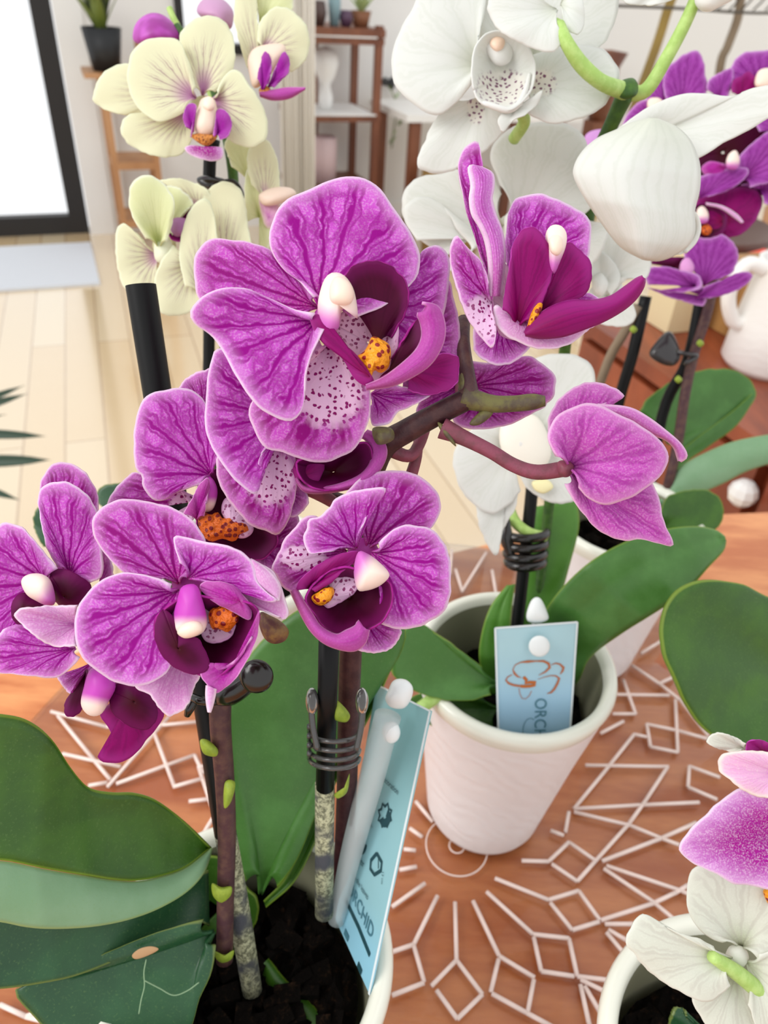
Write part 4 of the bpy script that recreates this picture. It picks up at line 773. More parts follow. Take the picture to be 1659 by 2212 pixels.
# F10 closed flower at the right, seen from behind
Z = .17
f = fl(fp, STP, Z - .001, [(1205, 998), (1228, 995), (1240, 1010), (1228, 1030), (1208, 1026)], 2.5)
petal(f, 'sepal', PURB, Z - .003, (1225, 1010), [(1200, 985), (1184, 945), (1189, 920), (1208, 895), (1241, 879), (1274, 872), (1307, 881), (1357, 906), (1399, 931), (1432, 960), (1443, 985), (1436, 1012), (1411, 1041), (1378, 1066), (1337, 1083), (1307, 1089), (1274, 1078), (1249, 1053)], bulge=9, dt=3)
petal(f, 'petal', PURB, Z + .003, (1228, 1020), [(1220, 1045), (1233, 1072), (1262, 1112), (1299, 1149), (1341, 1166), (1382, 1165), (1415, 1172), (1453, 1178), (1438, 1137), (1428, 1103), (1420, 1070), (1400, 1040), (1330, 1030)], bulge=6, dt=3)
petal(f, 'petal', PURB, Z + .003, (1215, 960), [(1187, 945), (1184, 905), (1208, 862), (1241, 837), (1278, 826), (1316, 833), (1347, 854), (1335, 862), (1299, 872), (1253, 890), (1225, 920)], bulge=3, dt=2)
strip(f, 'sepal', PURB, Z + .002, [(1290, 874), (1357, 881), (1399, 902), (1440, 933), (1470, 960), (1483, 985), (1470, 997)], [(1290, 885), (1357, 910), (1399, 935), (1435, 948), (1455, 965), (1463, 985), (1466, 996)], bulge=2, zs=[.171, .172, .173, .174])

# stakes, clips and tag of the front plant
def cyl(name, m, a, b, r, label, cat):
    V, f, UV = tube_geo([a, b], r, seg=28); o = link(name, V, f, m, None, UV, smooth=True)
    return tag(o, label, cat)
sA = empty('support_stake', P(545, 2140, .245), 'thick black plant stake left of the main purple flowers, its flat cut top in view', 'stake')
V, f_, UV = tube_geo([(304, 616, .204), (487, 1800, .236)], [.0041, .0035], seg=72, cap=True); link('rod', V, f_, STK, sA, UV, smooth=False)
tube(sA, 'crusted_tip', CRU, [(487, 1800, .236), (515, 1960, .243), (545, 2140, .252)], [.0035, .0036, .0034], label='pale crusted lower end')
sB = empty('support_stake', P(700, 1980, .25), 'black plant stake below the lower right purple flower, wound with grey clip wires', 'stake')
tube(sB, 'rod', STK, [(712, 1340, .2), (702, 1700, .23)], .0029)
tube(sB, 'crusted_tip', CRU, [(702, 1690, .23), (700, 1975, .252)], .0031, label='pale crusted lower end')
cB = empty('spring_clip', P(722, 1600, .215), 'smoky grey wire spring clip with two loop grips around the right stem', 'clip')
for i, y in enumerate((1588, 1608, 1628, 1646)):
    pts = [P(668, y - 20, .214)] + [P(722 + 54 * math.cos(a), y - 8 + 22 * math.sin(a), .222 - .011 * math.sin(a)) for a in np.linspace(math.pi, 0, 9)]
    tube(cB, 'wire', CLK, pts, .00075, world=True, seg=8, res=3)
for sx in (-1, 1):
    cx0 = 728 + sx * 56
    pillow(cB, 'grip', CLK, .211, [(cx0 + 14 * math.cos(a) - sx * 2, 1515 + 30 * math.sin(a)) for a in np.linspace(0, 6.28, 12)[:-1]], 2)
    tube(cB, 'arm', CLK, [(cx0, 1530, .211), (cx0 - sx * 4, 1570, .211), (cx0 - sx * 14, 1620, .212)], .0009)
cA = empty('spring_clip', P(500, 1490, .205), 'glossy dark brown clip with a round knob below the lower left purple flower', 'clip')
pillow(cA, 'knob', CLB, .196, [(554 + 37 * math.cos(a), 1461 + 37 * math.sin(a)) for a in np.linspace(0, 6.28, 24)[:-1]], 2.2)
tube(cA, 'arm', CLB, [(470, 1500, .206), (500, 1495, .202), (545, 1465, .199)], [.003, .0035, .0028])
tube(cA, 'ring', CLB, [(412, 1505, .206), (430, 1512, .203), (460, 1515, .203), (490, 1508, .205)], .0012)
tube(cA, 'hook', CLB, [(420, 1510, .205), (410, 1530, .205), (404, 1545, .206)], [.0012, .0013, .0009])

# blue tags
def quad_card(name, parent, m, q, zq, thick=.0006, n=12, mm=28):
    V, UV, Fc = [], [], []; q = [P(a[0], a[1], zz) for a, zz in zip(q, zq)]
    for j in range(mm + 1):
        for i in range(n + 1):
            u, v = i / n, j / mm; V.append((q[0] * (1 - u) + q[1] * u) * (1 - v) + (q[3] * (1 - u) + q[2] * u) * v); UV.append((u, v))
    for j in range(mm):
        for i in range(n): k = j * (n + 1) + i; Fc.append((k, k + 1, k + n + 2, k + n + 1))
    o = link(name, V, Fc, m, parent, UV, smooth=False, thick=thick); return q, o
def tag_mat(name, top, mid, bot):
    m = mat(name, top, .35, .4); b = NB(m); u, v = b.uv(); cc = b.mix(b.ss(v, .1, .7), srgb(top), srgb(mid)); cc = b.mix(b.ss(v, .72, .95), cc, srgb(bot)); b.put(b.b.inputs['Base Color'], cc); return m
TAG1 = tag_mat('sky_blue_card', '#b4d8e0', '#a4cbe6', '#3f8796'); TAG2 = tag_mat('teal_blue_card', '#8dbcc0', '#9dcbd3', '#98cfe4')
WHE = mat('white_card_edge', '#e9f0f2', .5); INK = mat('dark_teal_ink', '#1f4850', .5); COP = mat('copper_print', '#bb6a3c', .45); COPD = mat('deep_orange_print', '#c4681f', .45); BLU = mat('slate_blue_print', '#4c7f8f', .5)
PLA = mat('frosted_clear_plastic', '#e4e9e8', .3, .5); PLA.node_tree.nodes['Principled BSDF'].inputs['Alpha'].default_value = .4; PLW = mat('milky_plastic', '#eef1ef', .3, .5)
def on_card(q, u, v, lift=.0006):
    p = (q[0] * (1 - u) + q[1] * u) * (1 - v) + (q[3] * (1 - u) + q[2] * u) * v
    n = np.cross(q[1] - q[0], q[3] - q[0]); n /= np.linalg.norm(n); n = n if n @ (CAM - p) > 0 else -n
    return p + n * lift
def stroke(q, pts, wd, parent, m, name='printed_line', closed=False):
    """flat printed stroke on a card; pts in card coordinates, width in metres (one or per point)."""
    p = [on_card(q, *a) for a in pts]
    if closed: p = p + [p[0]]
    wd = wd if isinstance(wd, (list, tuple)) else [wd] * len(p)
    n = np.cross(q[1] - q[0], q[3] - q[0]); n /= np.linalg.norm(n); V, Fc = [], []
    for i in range(len(p)):
        t = p[min(i + 1, len(p) - 1)] - p[max(i - 1, 0)]; t /= np.linalg.norm(t) + 1e-12; s = np.cross(n, t) * wd[min(i, len(wd) - 1)] / 2
        V += [p[i] - s, p[i] + s]
    for i in range(len(p) - 1): Fc.append((2 * i, 2 * i + 1, 2 * i + 3, 2 * i + 2))
    return link(name, V, Fc, m, parent, smooth=False)
def text(q, s, u, v, hgt, ang, parent, m, font_squash=1.0):
    cu = bpy.data.curves.new('lettering', 'FONT'); cu.body = s; cu.size = 1; cu.resolution_u = 3
    to = bpy.data.objects.new('tmp', cu); COL.objects.link(to); bpy.context.view_layer.update()
    me = bpy.data.meshes.new_from_object(to.evaluated_get(bpy.context.evaluated_depsgraph_get())); COL.objects.unlink(to); bpy.data.objects.remove(to)
    ux = (q[1] - q[0]); W_ = np.linalg.norm(ux); vy = (q[3] - q[0]); H_ = np.linalg.norm(vy)
    V = []
    for vv in me.vertices:
        x, y = vv.co.x * hgt * font_squash, vv.co.y * hgt
        a = math.cos(ang) * x + math.sin(ang) * y; b = math.sin(ang) * x - math.cos(ang) * y
        V.append(on_card(q, u + a / W_, v + b / H_, .0007))
    Fc = [tuple(p.vertices) for p in me.polygons]; bpy.data.meshes.remove(me)
    return link('lettering', V, Fc, m, parent, smooth=False)
# tag in the middle pot
tg = empty('plant_tag', P(1150, 1600, .33), 'light blue card tag with copper flower outline standing in the middle pot', 'tag')
q, card = quad_card('card', tg, TAG1, [(1069, 1356), (1246, 1343), (1226, 1640), (1078, 1640)], [.318, .322, .336, .333])
for a, b_ in (((0, 0), (1, 0)), ((0, 0), (0, 1)), ((1, 0), (1, 1))): stroke(q, [a, b_], .0009, card, WHE, 'white_edge')
def arc(cx, cy, rx, ry, a0, a1, n=16): return [(cx + rx * math.cos(math.radians(a)), cy + ry * math.sin(math.radians(a))) for a in np.linspace(a0, a1, n)]
# measured on the card crop: u = x share, v = y share
def cuv(px, py): return ((px - 1071) / 172.0, (py - 1352) / 285.0)
def pl_(s): return [cuv(1040 + float(a.split(',')[0]) / 5.98, 1270 + float(a.split(',')[1]) / 5.98) for a in s.split()]
for s, wd, m_ in (("740,1110 830,1070 885,1020 870,970 800,935 700,930 600,930 500,935 430,965 400,1020 420,1070 460,1110 510,1130", [.0002, .0008, .0012, .0012, .001, .0006, .0012, .0005, .0004, .0004, .001, .0008, .0002], COP),
                  ("900,990 960,970 1020,985 1070,1030 1060,1070 1030,1110", [.0002, .0006, .0008, .0012, .001, .0003], COP),
                  ("730,1160 820,1135 900,1120 970,1125 1020,1160 1000,1220 960,1290 920,1330 860,1345", [.0002, .0003, .0004, .0006, .001, .0011, .0011, .0009, .0002], COP),
                  ("390,1085 330,1110 305,1150 340,1190 400,1215 470,1230 540,1235", [.0003, .0005, .0007, .001, .001, .001, .0006], COP),
                  ("540,1120 580,1160 570,1200 620,1190 700,1195 690,1230 620,1240 560,1240 500,1235", .0014, COPD), ("480,1260 490,1330 520,1390 570,1400 620,1360 650,1300", .0003, COP)):
    stroke(q, pl_(s), wd, card, m_, 'flower_print')
text(q, 'ORCHID', .50, .53, .0085, math.pi / 2, card, BLU, .8)
text(q, 'Collection', .27, .66, .0062, math.pi / 2, card, BLU, .7) if False else None
stroke(q, arc(.44, .78, .1, .1, 150, 300), .0003, card, BLU)
stroke(q, arc(.565, .15, .0, .0, 0, 1, 2), .0001, card, WHE)
pillow(tg, 'tag_fastener', PLW, .3175, [(1165 + 23 * math.cos(a), 1396 + 23 * math.sin(a)) for a in np.linspace(0, 6.28, 20)[:-1]], 1.2, label='milky round snap')
pillow(tg, 'holder_knob', PLW, .322, [(1158, 1290), (1170, 1296), (1182, 1322), (1184, 1338), (1165, 1346), (1142, 1343), (1137, 1328), (1146, 1300)], 3)
tube(tg, 'holder_rod', PLA, [(1160, 1335, .3245), (1155, 1500, .335), (1152, 1640, .343)], .0022)
# tag in the front pot
tg2 = empty('plant_tag', P(800, 2110, .25), 'light teal card tag with dark printed symbols leaning in the foreground pot', 'tag')
q, card = quad_card('card', tg2, TAG2, [(815, 1478), (932, 1536), (800, 2148), (726, 1985)], [.262, .232, .232, .262])
stroke(q, [(1, 0), (1, 1)], .0011, card, WHE, 'white_edge'); stroke(q, [(0, 0), (1, 0)], .0006, card, WHE, 'white_edge')
def inv(px, py):                         # pixel -> (u, v) on the card plane
    r = P(px, py, 1.) - CAM; n = np.cross(q[1] - q[0], q[3] - q[0]); p = CAM + r * (((q[0] - CAM) @ n) / (r @ n)); best = (0, 0, 9)
    u, v = .5, .5
    for _ in range(30):
        a = q[0] * (1 - u) + q[1] * u; b = q[3] * (1 - u) + q[2] * u; c = a * (1 - v) + b * v; du = (q[1] - q[0]) * (1 - v) + (q[2] - q[3]) * v; dv = b - a
        sol = np.linalg.lstsq(np.stack([du, dv], 1), p - c, rcond=None)[0]; u += sol[0]; v += sol[1]
    return u, v
def ln(s, wd, m_=None, **kw): return stroke(q, [inv(*[float(c) for c in a.split(',')]) for a in s.split()], wd, card, m_ or INK, 'printed_mark', **kw)
def word(s, px, py, px2, py2, squash=1.0, mm=None):
    u0, v0 = inv(px, py); u1, v1 = inv(px2, py2); W_ = np.linalg.norm(q[1] - q[0]); H_ = np.linalg.norm(q[3] - q[0])
    dx, dy = (u1 - u0) * W_, (v1 - v0) * H_; L = math.hypot(dx, dy); h = L / (len(s) * .52)
    text(q, s, u0, v0, h, math.atan2(dy, dx), card, mm or INK)
word('Decoration', 829, 1682, 872, 1722)
sb = [(839 + (20 if k % 2 else 14) * math.cos(k * math.pi / 8) * .8, 1761 + (27 if k % 2 else 19) * math.sin(k * math.pi / 8)) for k in range(16)]
stroke(q, [inv(*a) for a in sb], .0009, card, INK, 'printed_sun', closed=True)
stroke(q, [inv(839 + 8 * math.cos(a), 1766 + 12 * math.sin(a)) for a in np.linspace(-1, 3, 12)], .0026, card, INK, 'printed_sun')
stroke(q, [inv(786 + 9 * math.cos(a), 1822 + 15 * math.sin(a)) for a in np.linspace(0, 5.6, 16)], .0028, card, INK, 'printed_drop')
ln('823,1843 835,1862 834,1880 819,1889 809,1876 810,1858 823,1843', .0012)
ln('827,1850 828,1876', .0004)
word('15-22°', 796, 1762, 812, 1800); word('water', 772, 1848, 796, 1878)
word('12 cm', 838, 1880, 836, 1910)
word('wipe the leaves', 762, 1885, 818, 1960); word('ORCHID', 756, 1922, 806, 2008, mm=BLU)
ln('750,1940 785,2000 816,2062', .0016); ln('757,1948 790,2012 812,2050', .0004)
ln('752,2010 762,2028', .0022, BLU); ln('788,2080 798,2100', .002, INK)
pillow(tg2, 'holder_knob', PLW, .232, [(862, 1466), (880, 1470), (892, 1486), (888, 1510), (872, 1530), (845, 1528), (832, 1510), (840, 1488), (848, 1472)], 4)
V, f_, UV = tube_geo([(838, 1545, .235), (803, 1680, .24), (757, 1850, .248), (726, 1990, .256)], [.0043, .0042, .0036, .0028], seg=20); link('holder_rod', V, f_, PLA, tg2, UV)
pillow(tg2, 'tag_fastener', PLW, .2335, [(845 + 20 * math.cos(a), 1582 + 24 * math.sin(a)) for a in np.linspace(0, 6.28, 18)[:-1]], 2)

# ---------------- the white orchid in the middle pot
wp = empty('orchid_plant', (PM[0], PM[1], TT + .09), 'pure white orchid growing from the middle pot with the blue tag', 'orchid')
strip(wp, 'leaf', LFM, .35, [(1130, 1500), (1150, 1380), (1190, 1300), (1260, 1225), (1340, 1175), (1430, 1145), (1500, 1137), (1545, 1145), (1566, 1160)], [(1215, 1500), (1250, 1470), (1275, 1420), (1340, 1370), (1420, 1320), (1480, 1280), (1530, 1225), (1562, 1190), (1568, 1168)], bulge=4, fold=5, zs=[.36, .345, .325, .315, .315, .32, .33], n=60, fmid=.4)
strip(wp, 'leaf', LFV, .37, [(1120, 1480), (1122, 1380), (1130, 1250), (1140, 1150), (1155, 1095)], [(1180, 1480), (1195, 1350), (1225, 1240), (1250, 1140), (1245, 1080)], bulge=2, zs=[.365, .365, .37, .375])
strip(wp, 'leaf', LFV, .335, [(1060, 1500), (1036, 1430), (1040, 1370), (1060, 1310), (1095, 1265)], [(1130, 1500), (1105, 1430), (1102, 1370), (1104, 1320), (1112, 1262)], bulge=3, fold=3, zs=[.35, .34, .338, .34])
petal(wp, 'leaf', LFM, .33, (1080, 1480), [(1040, 1440), (960, 1380), (900, 1345), (865, 1370), (848, 1420), (850, 1460), (890, 1490), (950, 1510), (1010, 1512), (1060, 1500)], bulge=5, dt=-8, thick=.0014)
petal(wp, 'leaf', LFD, .345, (1080, 1530), [(1040, 1500), (960, 1490), (900, 1500), (870, 1530), (930, 1565), (1010, 1585), (1070, 1580)], bulge=4, thick=.0014)
tube(wp, 'cut_stem', STG, [(1050, 1500, .35), (1000, 1455, .336), (960, 1490, .33), (915, 1525, .322)][0:0] or [(1018, 1446, .332), (965, 1488, .328), (905, 1532, .322)], .0028, label='pale cut flower stem')
tube(wp, 'stem', STGD, [(1120, 1560, .37), (1160, 1300, .368), (1185, 1100, .365), (1200, 950, .35), (1215, 800, .335), (1235, 640, .31), (1262, 520, .295), (1275, 430, .285), (1290, 340, .272), (1320, 270, .262), (1350, 205, .256)], [.0026] * 9 + [.0026, .003])
tube(wp, 'pedicel', STG, [(1350, 200, .256), (1395, 195, .255), (1440, 125, .25), (1480, 50, .246), (1510, -20, .243)], [.0028, .0024, .0022, .0021, .002])
tube(wp, 'pedicel', STG, [(1350, 197, .252), (1300, 178, .241), (1256, 140, .237), (1224, 92, .234), (1207, 55, .236)], [.0028, .0024, .0024, .0021, .002])
pillow(wp, 'bract', STGD, .2495, [(1328, 200), (1335, 178), (1365, 168), (1378, 182), (1375, 205), (1350, 215)], 3)
tube(wp, 'pedicel', STG, [(1110, 300, .275), (1132, 265, .265), (1125, 240, .262)], .0022)
tube(wp, 'stem', STG, [(1100, 1100, .35), (1115, 1130, .347), (1145, 1152, .346), (1180, 1160, .347)], .0026, label='bent green shoot')
# W1
Z = .252
f = fl(wp, WHT, Z - .004, [(1045, 100), (1052, 78), (1072, 68), (1095, 76), (1110, 100), (1100, 135), (1070, 140)], 3.5, rec=(1085, 160, 50, Z + .005, WHB))
pillow(f, 'anther_cap', mat('peach_anther', '#f3d3bb', .45), Z - .0065, [(1058, 98), (1062, 82), (1075, 76), (1090, 84), (1088, 104), (1072, 112)], 2.5)
petal(f, 'petal', WHT, Z - .002, (1040, 145), [(1040, 60), (1050, -20), (1030, -80), (960, -90), (910, -30), (896, 10), (879, 39), (855, 90), (846, 127), (849, 169), (864, 199), (900, 229), (942, 250), (985, 222), (1020, 180)], bulge=8, dt=5)
petal(f, 'sepal', WHT, Z + .004, (1090, 110), [(1040, 90), (1010, 0), (1040, -80), (1130, -90), (1180, -20), (1170, 60), (1120, 100)], bulge=5)
petal(f, 'petal', WHT, Z + .001, (1130, 130), [(1140, 70), (1180, -30), (1250, -70), (1330, -50), (1337, 5), (1328, 45), (1312, 85), (1294, 104), (1270, 140), (1200, 160)], bulge=6, dt=4)
petal(f, 'sepal', WHT, Z - .001, (1130, 190), [(1150, 120), (1220, 100), (1292, 103), (1320, 125), (1337, 158), (1325, 200), (1290, 240), (1240, 260), (1200, 267), (1165, 260), (1140, 245)], bulge=6, dt=3, spot=(1168, 180, 38, 34))
petal(f, 'sepal', WHT, Z + .003, (1050, 200), [(975, 215), (940, 260), (920, 300), (901, 350), (915, 369), (960, 374), (1020, 345), (1060, 315), (1095, 275), (1105, 235)], bulge=5, dt=4, spot=(1028, 235, 22, 40))
petal(f, 'lip', WHT, Z - .0035, (1082, 170), [(1024, 195), (1018, 150), (1026, 105), (1048, 74), (1085, 66), (1128, 82), (1150, 115), (1156, 160), (1142, 205), (1105, 236), (1060, 232), (1034, 218)], bulge=-7, dt=-3, closed=True, ctrl=0, spot=(1085, 190, 70, 46))
tube(f, 'lip_margin', WHT, [(1144, 158, Z - .0085), (1135, 195, Z - .009), (1120, 225, Z - .009), (1098, 238, Z - .0095), (1072, 232, Z - .0095), (1048, 224, Z - .009), (1040, 222, Z - .0085)], [.0005, .0009, .001, .001, .001, .0008, .0004])
petal(f, 'lip_lobe', WHT, Z - .007, (1110, 235), [(1128, 225), (1150, 215), (1172, 195), (1160, 225), (1135, 248), (1112, 258), (1098, 272), (1085, 285), (1075, 262), (1085, 245)], bulge=2)
# W2 seen from behind at the top
Z = .238
f = fl(wp, STG, Z - .001, [(1192, 40), (1215, 45), (1222, 80), (1208, 100), (1195, 80)], 2)
petal(f, 'sepal', WHT, Z - .002, (1205, 20), [(1120, -60), (1070, -30), (1054, 10), (1058, 35), (1078, 65), (1117, 90), (1160, 108), (1190, 113), (1207, 102), (1216, 75)], bulge=6, dt=3)
petal(f, 'sepal', WHT, Z, (1210, 10), [(1215, 55), (1222, 64), (1250, 74), (1262, 45), (1258, 0), (1250, -50), (1215, -60)], bulge=4, dt=2)
# bud-like curl at the very top right
f = fl(wp, WHT, .24, [(1500, 0), (1510, 20), (1530, 26), (1555, 15), (1590, -10), (1560, -50), (1510, -40)], 6)
petal(f, 'petal', WHT, .243, (1480, -60), [(1340, -30), (1350, 5), (1390, 12), (1430, 8), (1460, -5), (1490, -30)], bulge=3)
# W3 large white flower behind
Z = .285
f = fl(wp, WHT, Z - .004, [(1090, 470), (1110, 455), (1130, 480), (1120, 520), (1095, 515)], 5, rec=(1110, 500, 40, Z + .006, WHB))
petal(f, 'petal', WHT, Z - .003, (1110, 490), [(1080, 400), (1060, 330), (1095, 282), (1150, 266), (1210, 265), (1248, 282), (1268, 312), (1272, 345), (1290, 400), (1284, 440), (1240, 480), (1180, 500)], bulge=9, dt=4)
petal(f, 'petal', WHT, Z + .001, (1090, 490), [(960, 560), (890, 500), (868, 450), (876, 410), (905, 384), (960, 374), (1010, 362), (1055, 372), (1085, 420)], bulge=8, dt=5)
petal(f, 'sepal', WHT, Z - .002, (1060, 520), [(900, 520), (872, 470), (885, 435), (925, 426), (960, 450), (990, 500), (1020, 540), (980, 580)], bulge=5)
petal(f, 'sepal', WHT, Z + .004, (1130, 500), [(1240, 470), (1290, 480), (1318, 485), (1310, 520), (1290, 560), (1250, 600), (1180, 590)], bulge=5)
petal(f, 'sepal', WHT, Z + .006, (1060, 560), [(920, 560), (1000, 600), (1060, 660), (1160, 640), (1160, 560)], bulge=5)
# W4 big drooping flower at the right
Z = .235
f = fl(wp, WHT, Z + .006, [(1350, 290), (1380, 280), (1400, 300), (1380, 330), (1350, 320)], 4)
strip(f, 'sepal', WHT, Z, [(1402, 256), (1365, 266), (1330, 282), (1290, 300), (1258, 328), (1240, 362), (1243, 390), (1272, 441), (1304, 487), (1331, 522), (1353, 541), (1388, 559)], [(1422, 258), (1462, 276), (1490, 303), (1506, 338), (1512, 370), (1510, 412), (1500, 455), (1500, 500), (1486, 530), (1456, 551), (1425, 562), (1396, 561)], bulge=6, fold=-3, fmid=.42, n=60, k=24, zs=[Z + .002, Z - .004, Z - .007, Z - .007, Z - .004, Z + .001])
petal(f, 'petal', WHT, Z + .012, (1380, 300), [(1300, 300), (1335, 278), (1372, 250), (1405, 230), (1450, 210), (1490, 202), (1530, 203), (1582, 208), (1630, 190), (1690, 186), (1720, 220), (1659, 256), (1620, 280), (1570, 305), (1506, 342), (1450, 345)], bulge=5, dt=-8)
petal(f, 'petal', WHT, Z + .012, (1400, 440), [(1440, 545), (1456, 552), (1480, 545), (1500, 525), (1508, 500), (1505, 480), (1496, 458), (1480, 440)], bulge=4)
tube(f, 'petal_margin', WHT, [(1497, 456, Z + .009), (1506, 470, Z + .009), (1510, 495, Z + .009), (1500, 522, Z + .009), (1480, 545, Z + .009)], [.0004, .0006, .0007, .0008, .0006])
# W6 small white flower behind F2
Z = .3
f = fl(wp, WHT, Z, [(1280, 600), (1300, 590), (1315, 615), (1300, 640), (1282, 630)], 4, rec=(1305, 620, 22, Z + .005, WHB))
petal(f, 'petal', WHT, Z + .002, (1310, 610), [(1270, 540), (1300, 500), (1340, 520), (1390, 550), (1406, 570), (1395, 600), (1360, 602), (1330, 620)], bulge=5)
petal(f, 'petal', WHT, Z + .001, (1300, 620), [(1250, 600), (1255, 560), (1285, 540), (1320, 560), (1340, 600), (1320, 640)], bulge=4)
petal(f, 'sepal', WHT, Z + .003, (1310, 640), [(1265, 650), (1280, 620), (1330, 600), (1350, 630), (1372, 670), (1368, 695), (1340, 706), (1300, 700), (1275, 680)], bulge=5)
# W5 lower white flower
Z = .3
f = fl(wp, WHT, Z - .005, [(1105, 940), (1130, 930), (1150, 950), (1140, 985), (1110, 980)], 5, rec=(1125, 960, 35, Z + .004, WHB))
petal(f, 'petal', WHT, Z, (1140, 950), [(1110, 900), (1120, 830), (1150, 778), (1200, 765), (1245, 768), (1275, 787), (1285, 820), (1280, 870), (1260, 930), (1210, 970)], bulge=7, dt=2)
petal(f, 'petal', WHT, Z - .001, (1120, 960), [(1100, 900), (1040, 915), (1000, 945), (979, 987), (991, 1049), (1025, 1091), (1060, 1110), (1100, 1090), (1124, 1060)], bulge=6, dt=2)
petal(f, 'sepal', WHT, Z + .001, (1110, 1020), [(1030, 1060), (1030, 1110), (1040, 1150), (1058, 1186), (1075, 1198), (1083, 1153), (1100, 1120), (1112, 1100), (1120, 1060)], bulge=5, dt=2)
petal(f, 'sepal', WHT, Z + .001, (1130, 970), [(1115, 1010), (1135, 1050), (1165, 1075), (1195, 1086), (1220, 1087), (1250, 1075), (1260, 1020), (1240, 960), (1180, 940)], bulge=6, spot=None)
pillow(f, 'callus', mat('pale_yellow_callus', '#efe6b0', .5), Z - .005, [(1150, 1040), (1180, 1035), (1195, 1052), (1175, 1066), (1155, 1058)], 1.5)
pillow(f, 'lip', mat('ivory_lip', '#efe9da', .5), Z - .006, [(1090, 905), (1150, 895), (1180, 930), (1190, 985), (1160, 1020), (1110, 1010), (1080, 960)], 4)
# its stake and clip
sM = tag(tube(None, 'support_stake', STK, [(1153, 1000, .346), (1146, 1090, .35), (1112, 1400, .362), (1100, 1520, .372)], .003), 'black plant stake in the middle pot beside the white orchid', 'stake')
cM = empty('spring_clip', P(1140, 1190, .346), 'black coiled clip on the stake of the middle pot', 'clip')
for y in (1150, 1172, 1194, 1212):
    tube(cM, 'coil', CLB, [P(1135 + (46 - (y - 1150) * .12) * math.cos(a), y + 14 * math.sin(a), .35 - .009 * math.sin(a)) for a in np.linspace(math.pi, 0, 9)], .0022, world=True, res=3)
tube(cM, 'arm', CLB, [(1092, 1120, .343), (1094, 1160, .343), (1104, 1200, .344)], [.002, .003, .002])

# ---------------- the yellow-green orchid at the back left
yp = empty('orchid_plant', (PY[0], PY[1], TT + .09), 'pale yellow-green orchid with pink-veined flowers at the back left', 'orchid')
tube(yp, 'stem', STGD, [(445, 1200, .36), (470, 900, .34), (500, 600, .32), (505, 400, .31), (480, 250, .305), (440, 130, .3), (380, 60, .3)], .0022)
tube(yp, 'stem', STG, [(470, 240, .31), (420, 120, .31), (378, 45, .31), (366, 18, .31)], .0013)
petal(yp, 'leaf', LFB, .33, (350, 1150), [(250, 1110), (215, 1090), (212, 1062), (235, 1046), (290, 1048), (350, 1080), (400, 1110)], bulge=3, thick=.0014)
petal(yp, 'leaf', LFB, .33, (160, 1200), [(95, 1180), (78, 1150), (74, 1120), (84, 1096), (110, 1100), (160, 1150)], bulge=3, thick=.0014)
# Y1
Z = .275
PKC = mat('pale_pink_column', '#ead0bd', .45); ORB = spotted('orange_brown_callus', '#cf8338', '#8a4a20', 900, .3)
f = fl(yp, PKC, Z - .006, [(428, 232), (434, 215), (450, 208), (465, 218), (470, 250), (468, 285), (440, 298), (420, 285), (418, 255)], 5, rec=(440, 240, 34, Z + .004, YLB))
pillow(f, 'anther_cap', CREAM, Z - .010, [(438, 230), (440, 214), (452, 208), (463, 218), (463, 234), (450, 240)], 2)
petal(f, 'sepal', YEL, Z, (437, 208), [(415, 190), (395, 140), (388, 90), (398, 61), (423, 41), (456, 35), (487, 49), (503, 80), (508, 128), (492, 175), (465, 200)], bulge=6, dt=4)
petal(f, 'petal', YEL, Z - .003, (425, 212), [(422, 190), (410, 140), (385, 88), (350, 82), (310, 90), (285, 115), (276, 150), (280, 200), (300, 235), (330, 258), (360, 262), (400, 240)], bulge=6, dt=2)
petal(f, 'petal', YEL, Z - .003, (455, 215), [(468, 195), (492, 158), (517, 154), (538, 184), (563, 220), (577, 261), (574, 302), (543, 318), (512, 312), (487, 295), (465, 250)], bulge=6, dt=2)
petal(f, 'sepal', YEL, Z + .006, (400, 205), [(285, 140), (270, 138), (241, 146), (215, 169), (202, 205), (205, 222), (230, 238), (277, 249), (330, 240)], bulge=4, dt=4)
petal(f, 'sepal', YEL, Z + .002, (412, 240), [(330, 240), (277, 250), (261, 277), (272, 305), (307, 328), (353, 340), (389, 334), (410, 312), (418, 285)], bulge=5, dt=3)
petal(f, 'lip_lobe', VIO, Z - .009, (418, 285), [(402, 275), (396, 255), (402, 230), (415, 224), (424, 228), (420, 250), (414, 280), (412, 297)], bulge=2)
petal(f, 'lip_lobe', VIO, Z - .009, (468, 290), [(460, 300), (464, 270), (468, 240), (480, 236), (495, 248), (501, 272), (492, 295), (475, 303)], bulge=2)
pillow(f, 'callus', ORB, Z - .008, [(412, 292), (430, 288), (450, 290), (470, 292), (460, 308), (445, 316), (425, 306)], 3)
petal(f, 'lip', SPM, Z - .008, (438, 318), [(400, 320), (415, 315), (440, 318), (465, 318), (481, 322), (480, 340), (460, 348), (430, 342), (408, 332)], bulge=2, closed=True, ctrl=0)
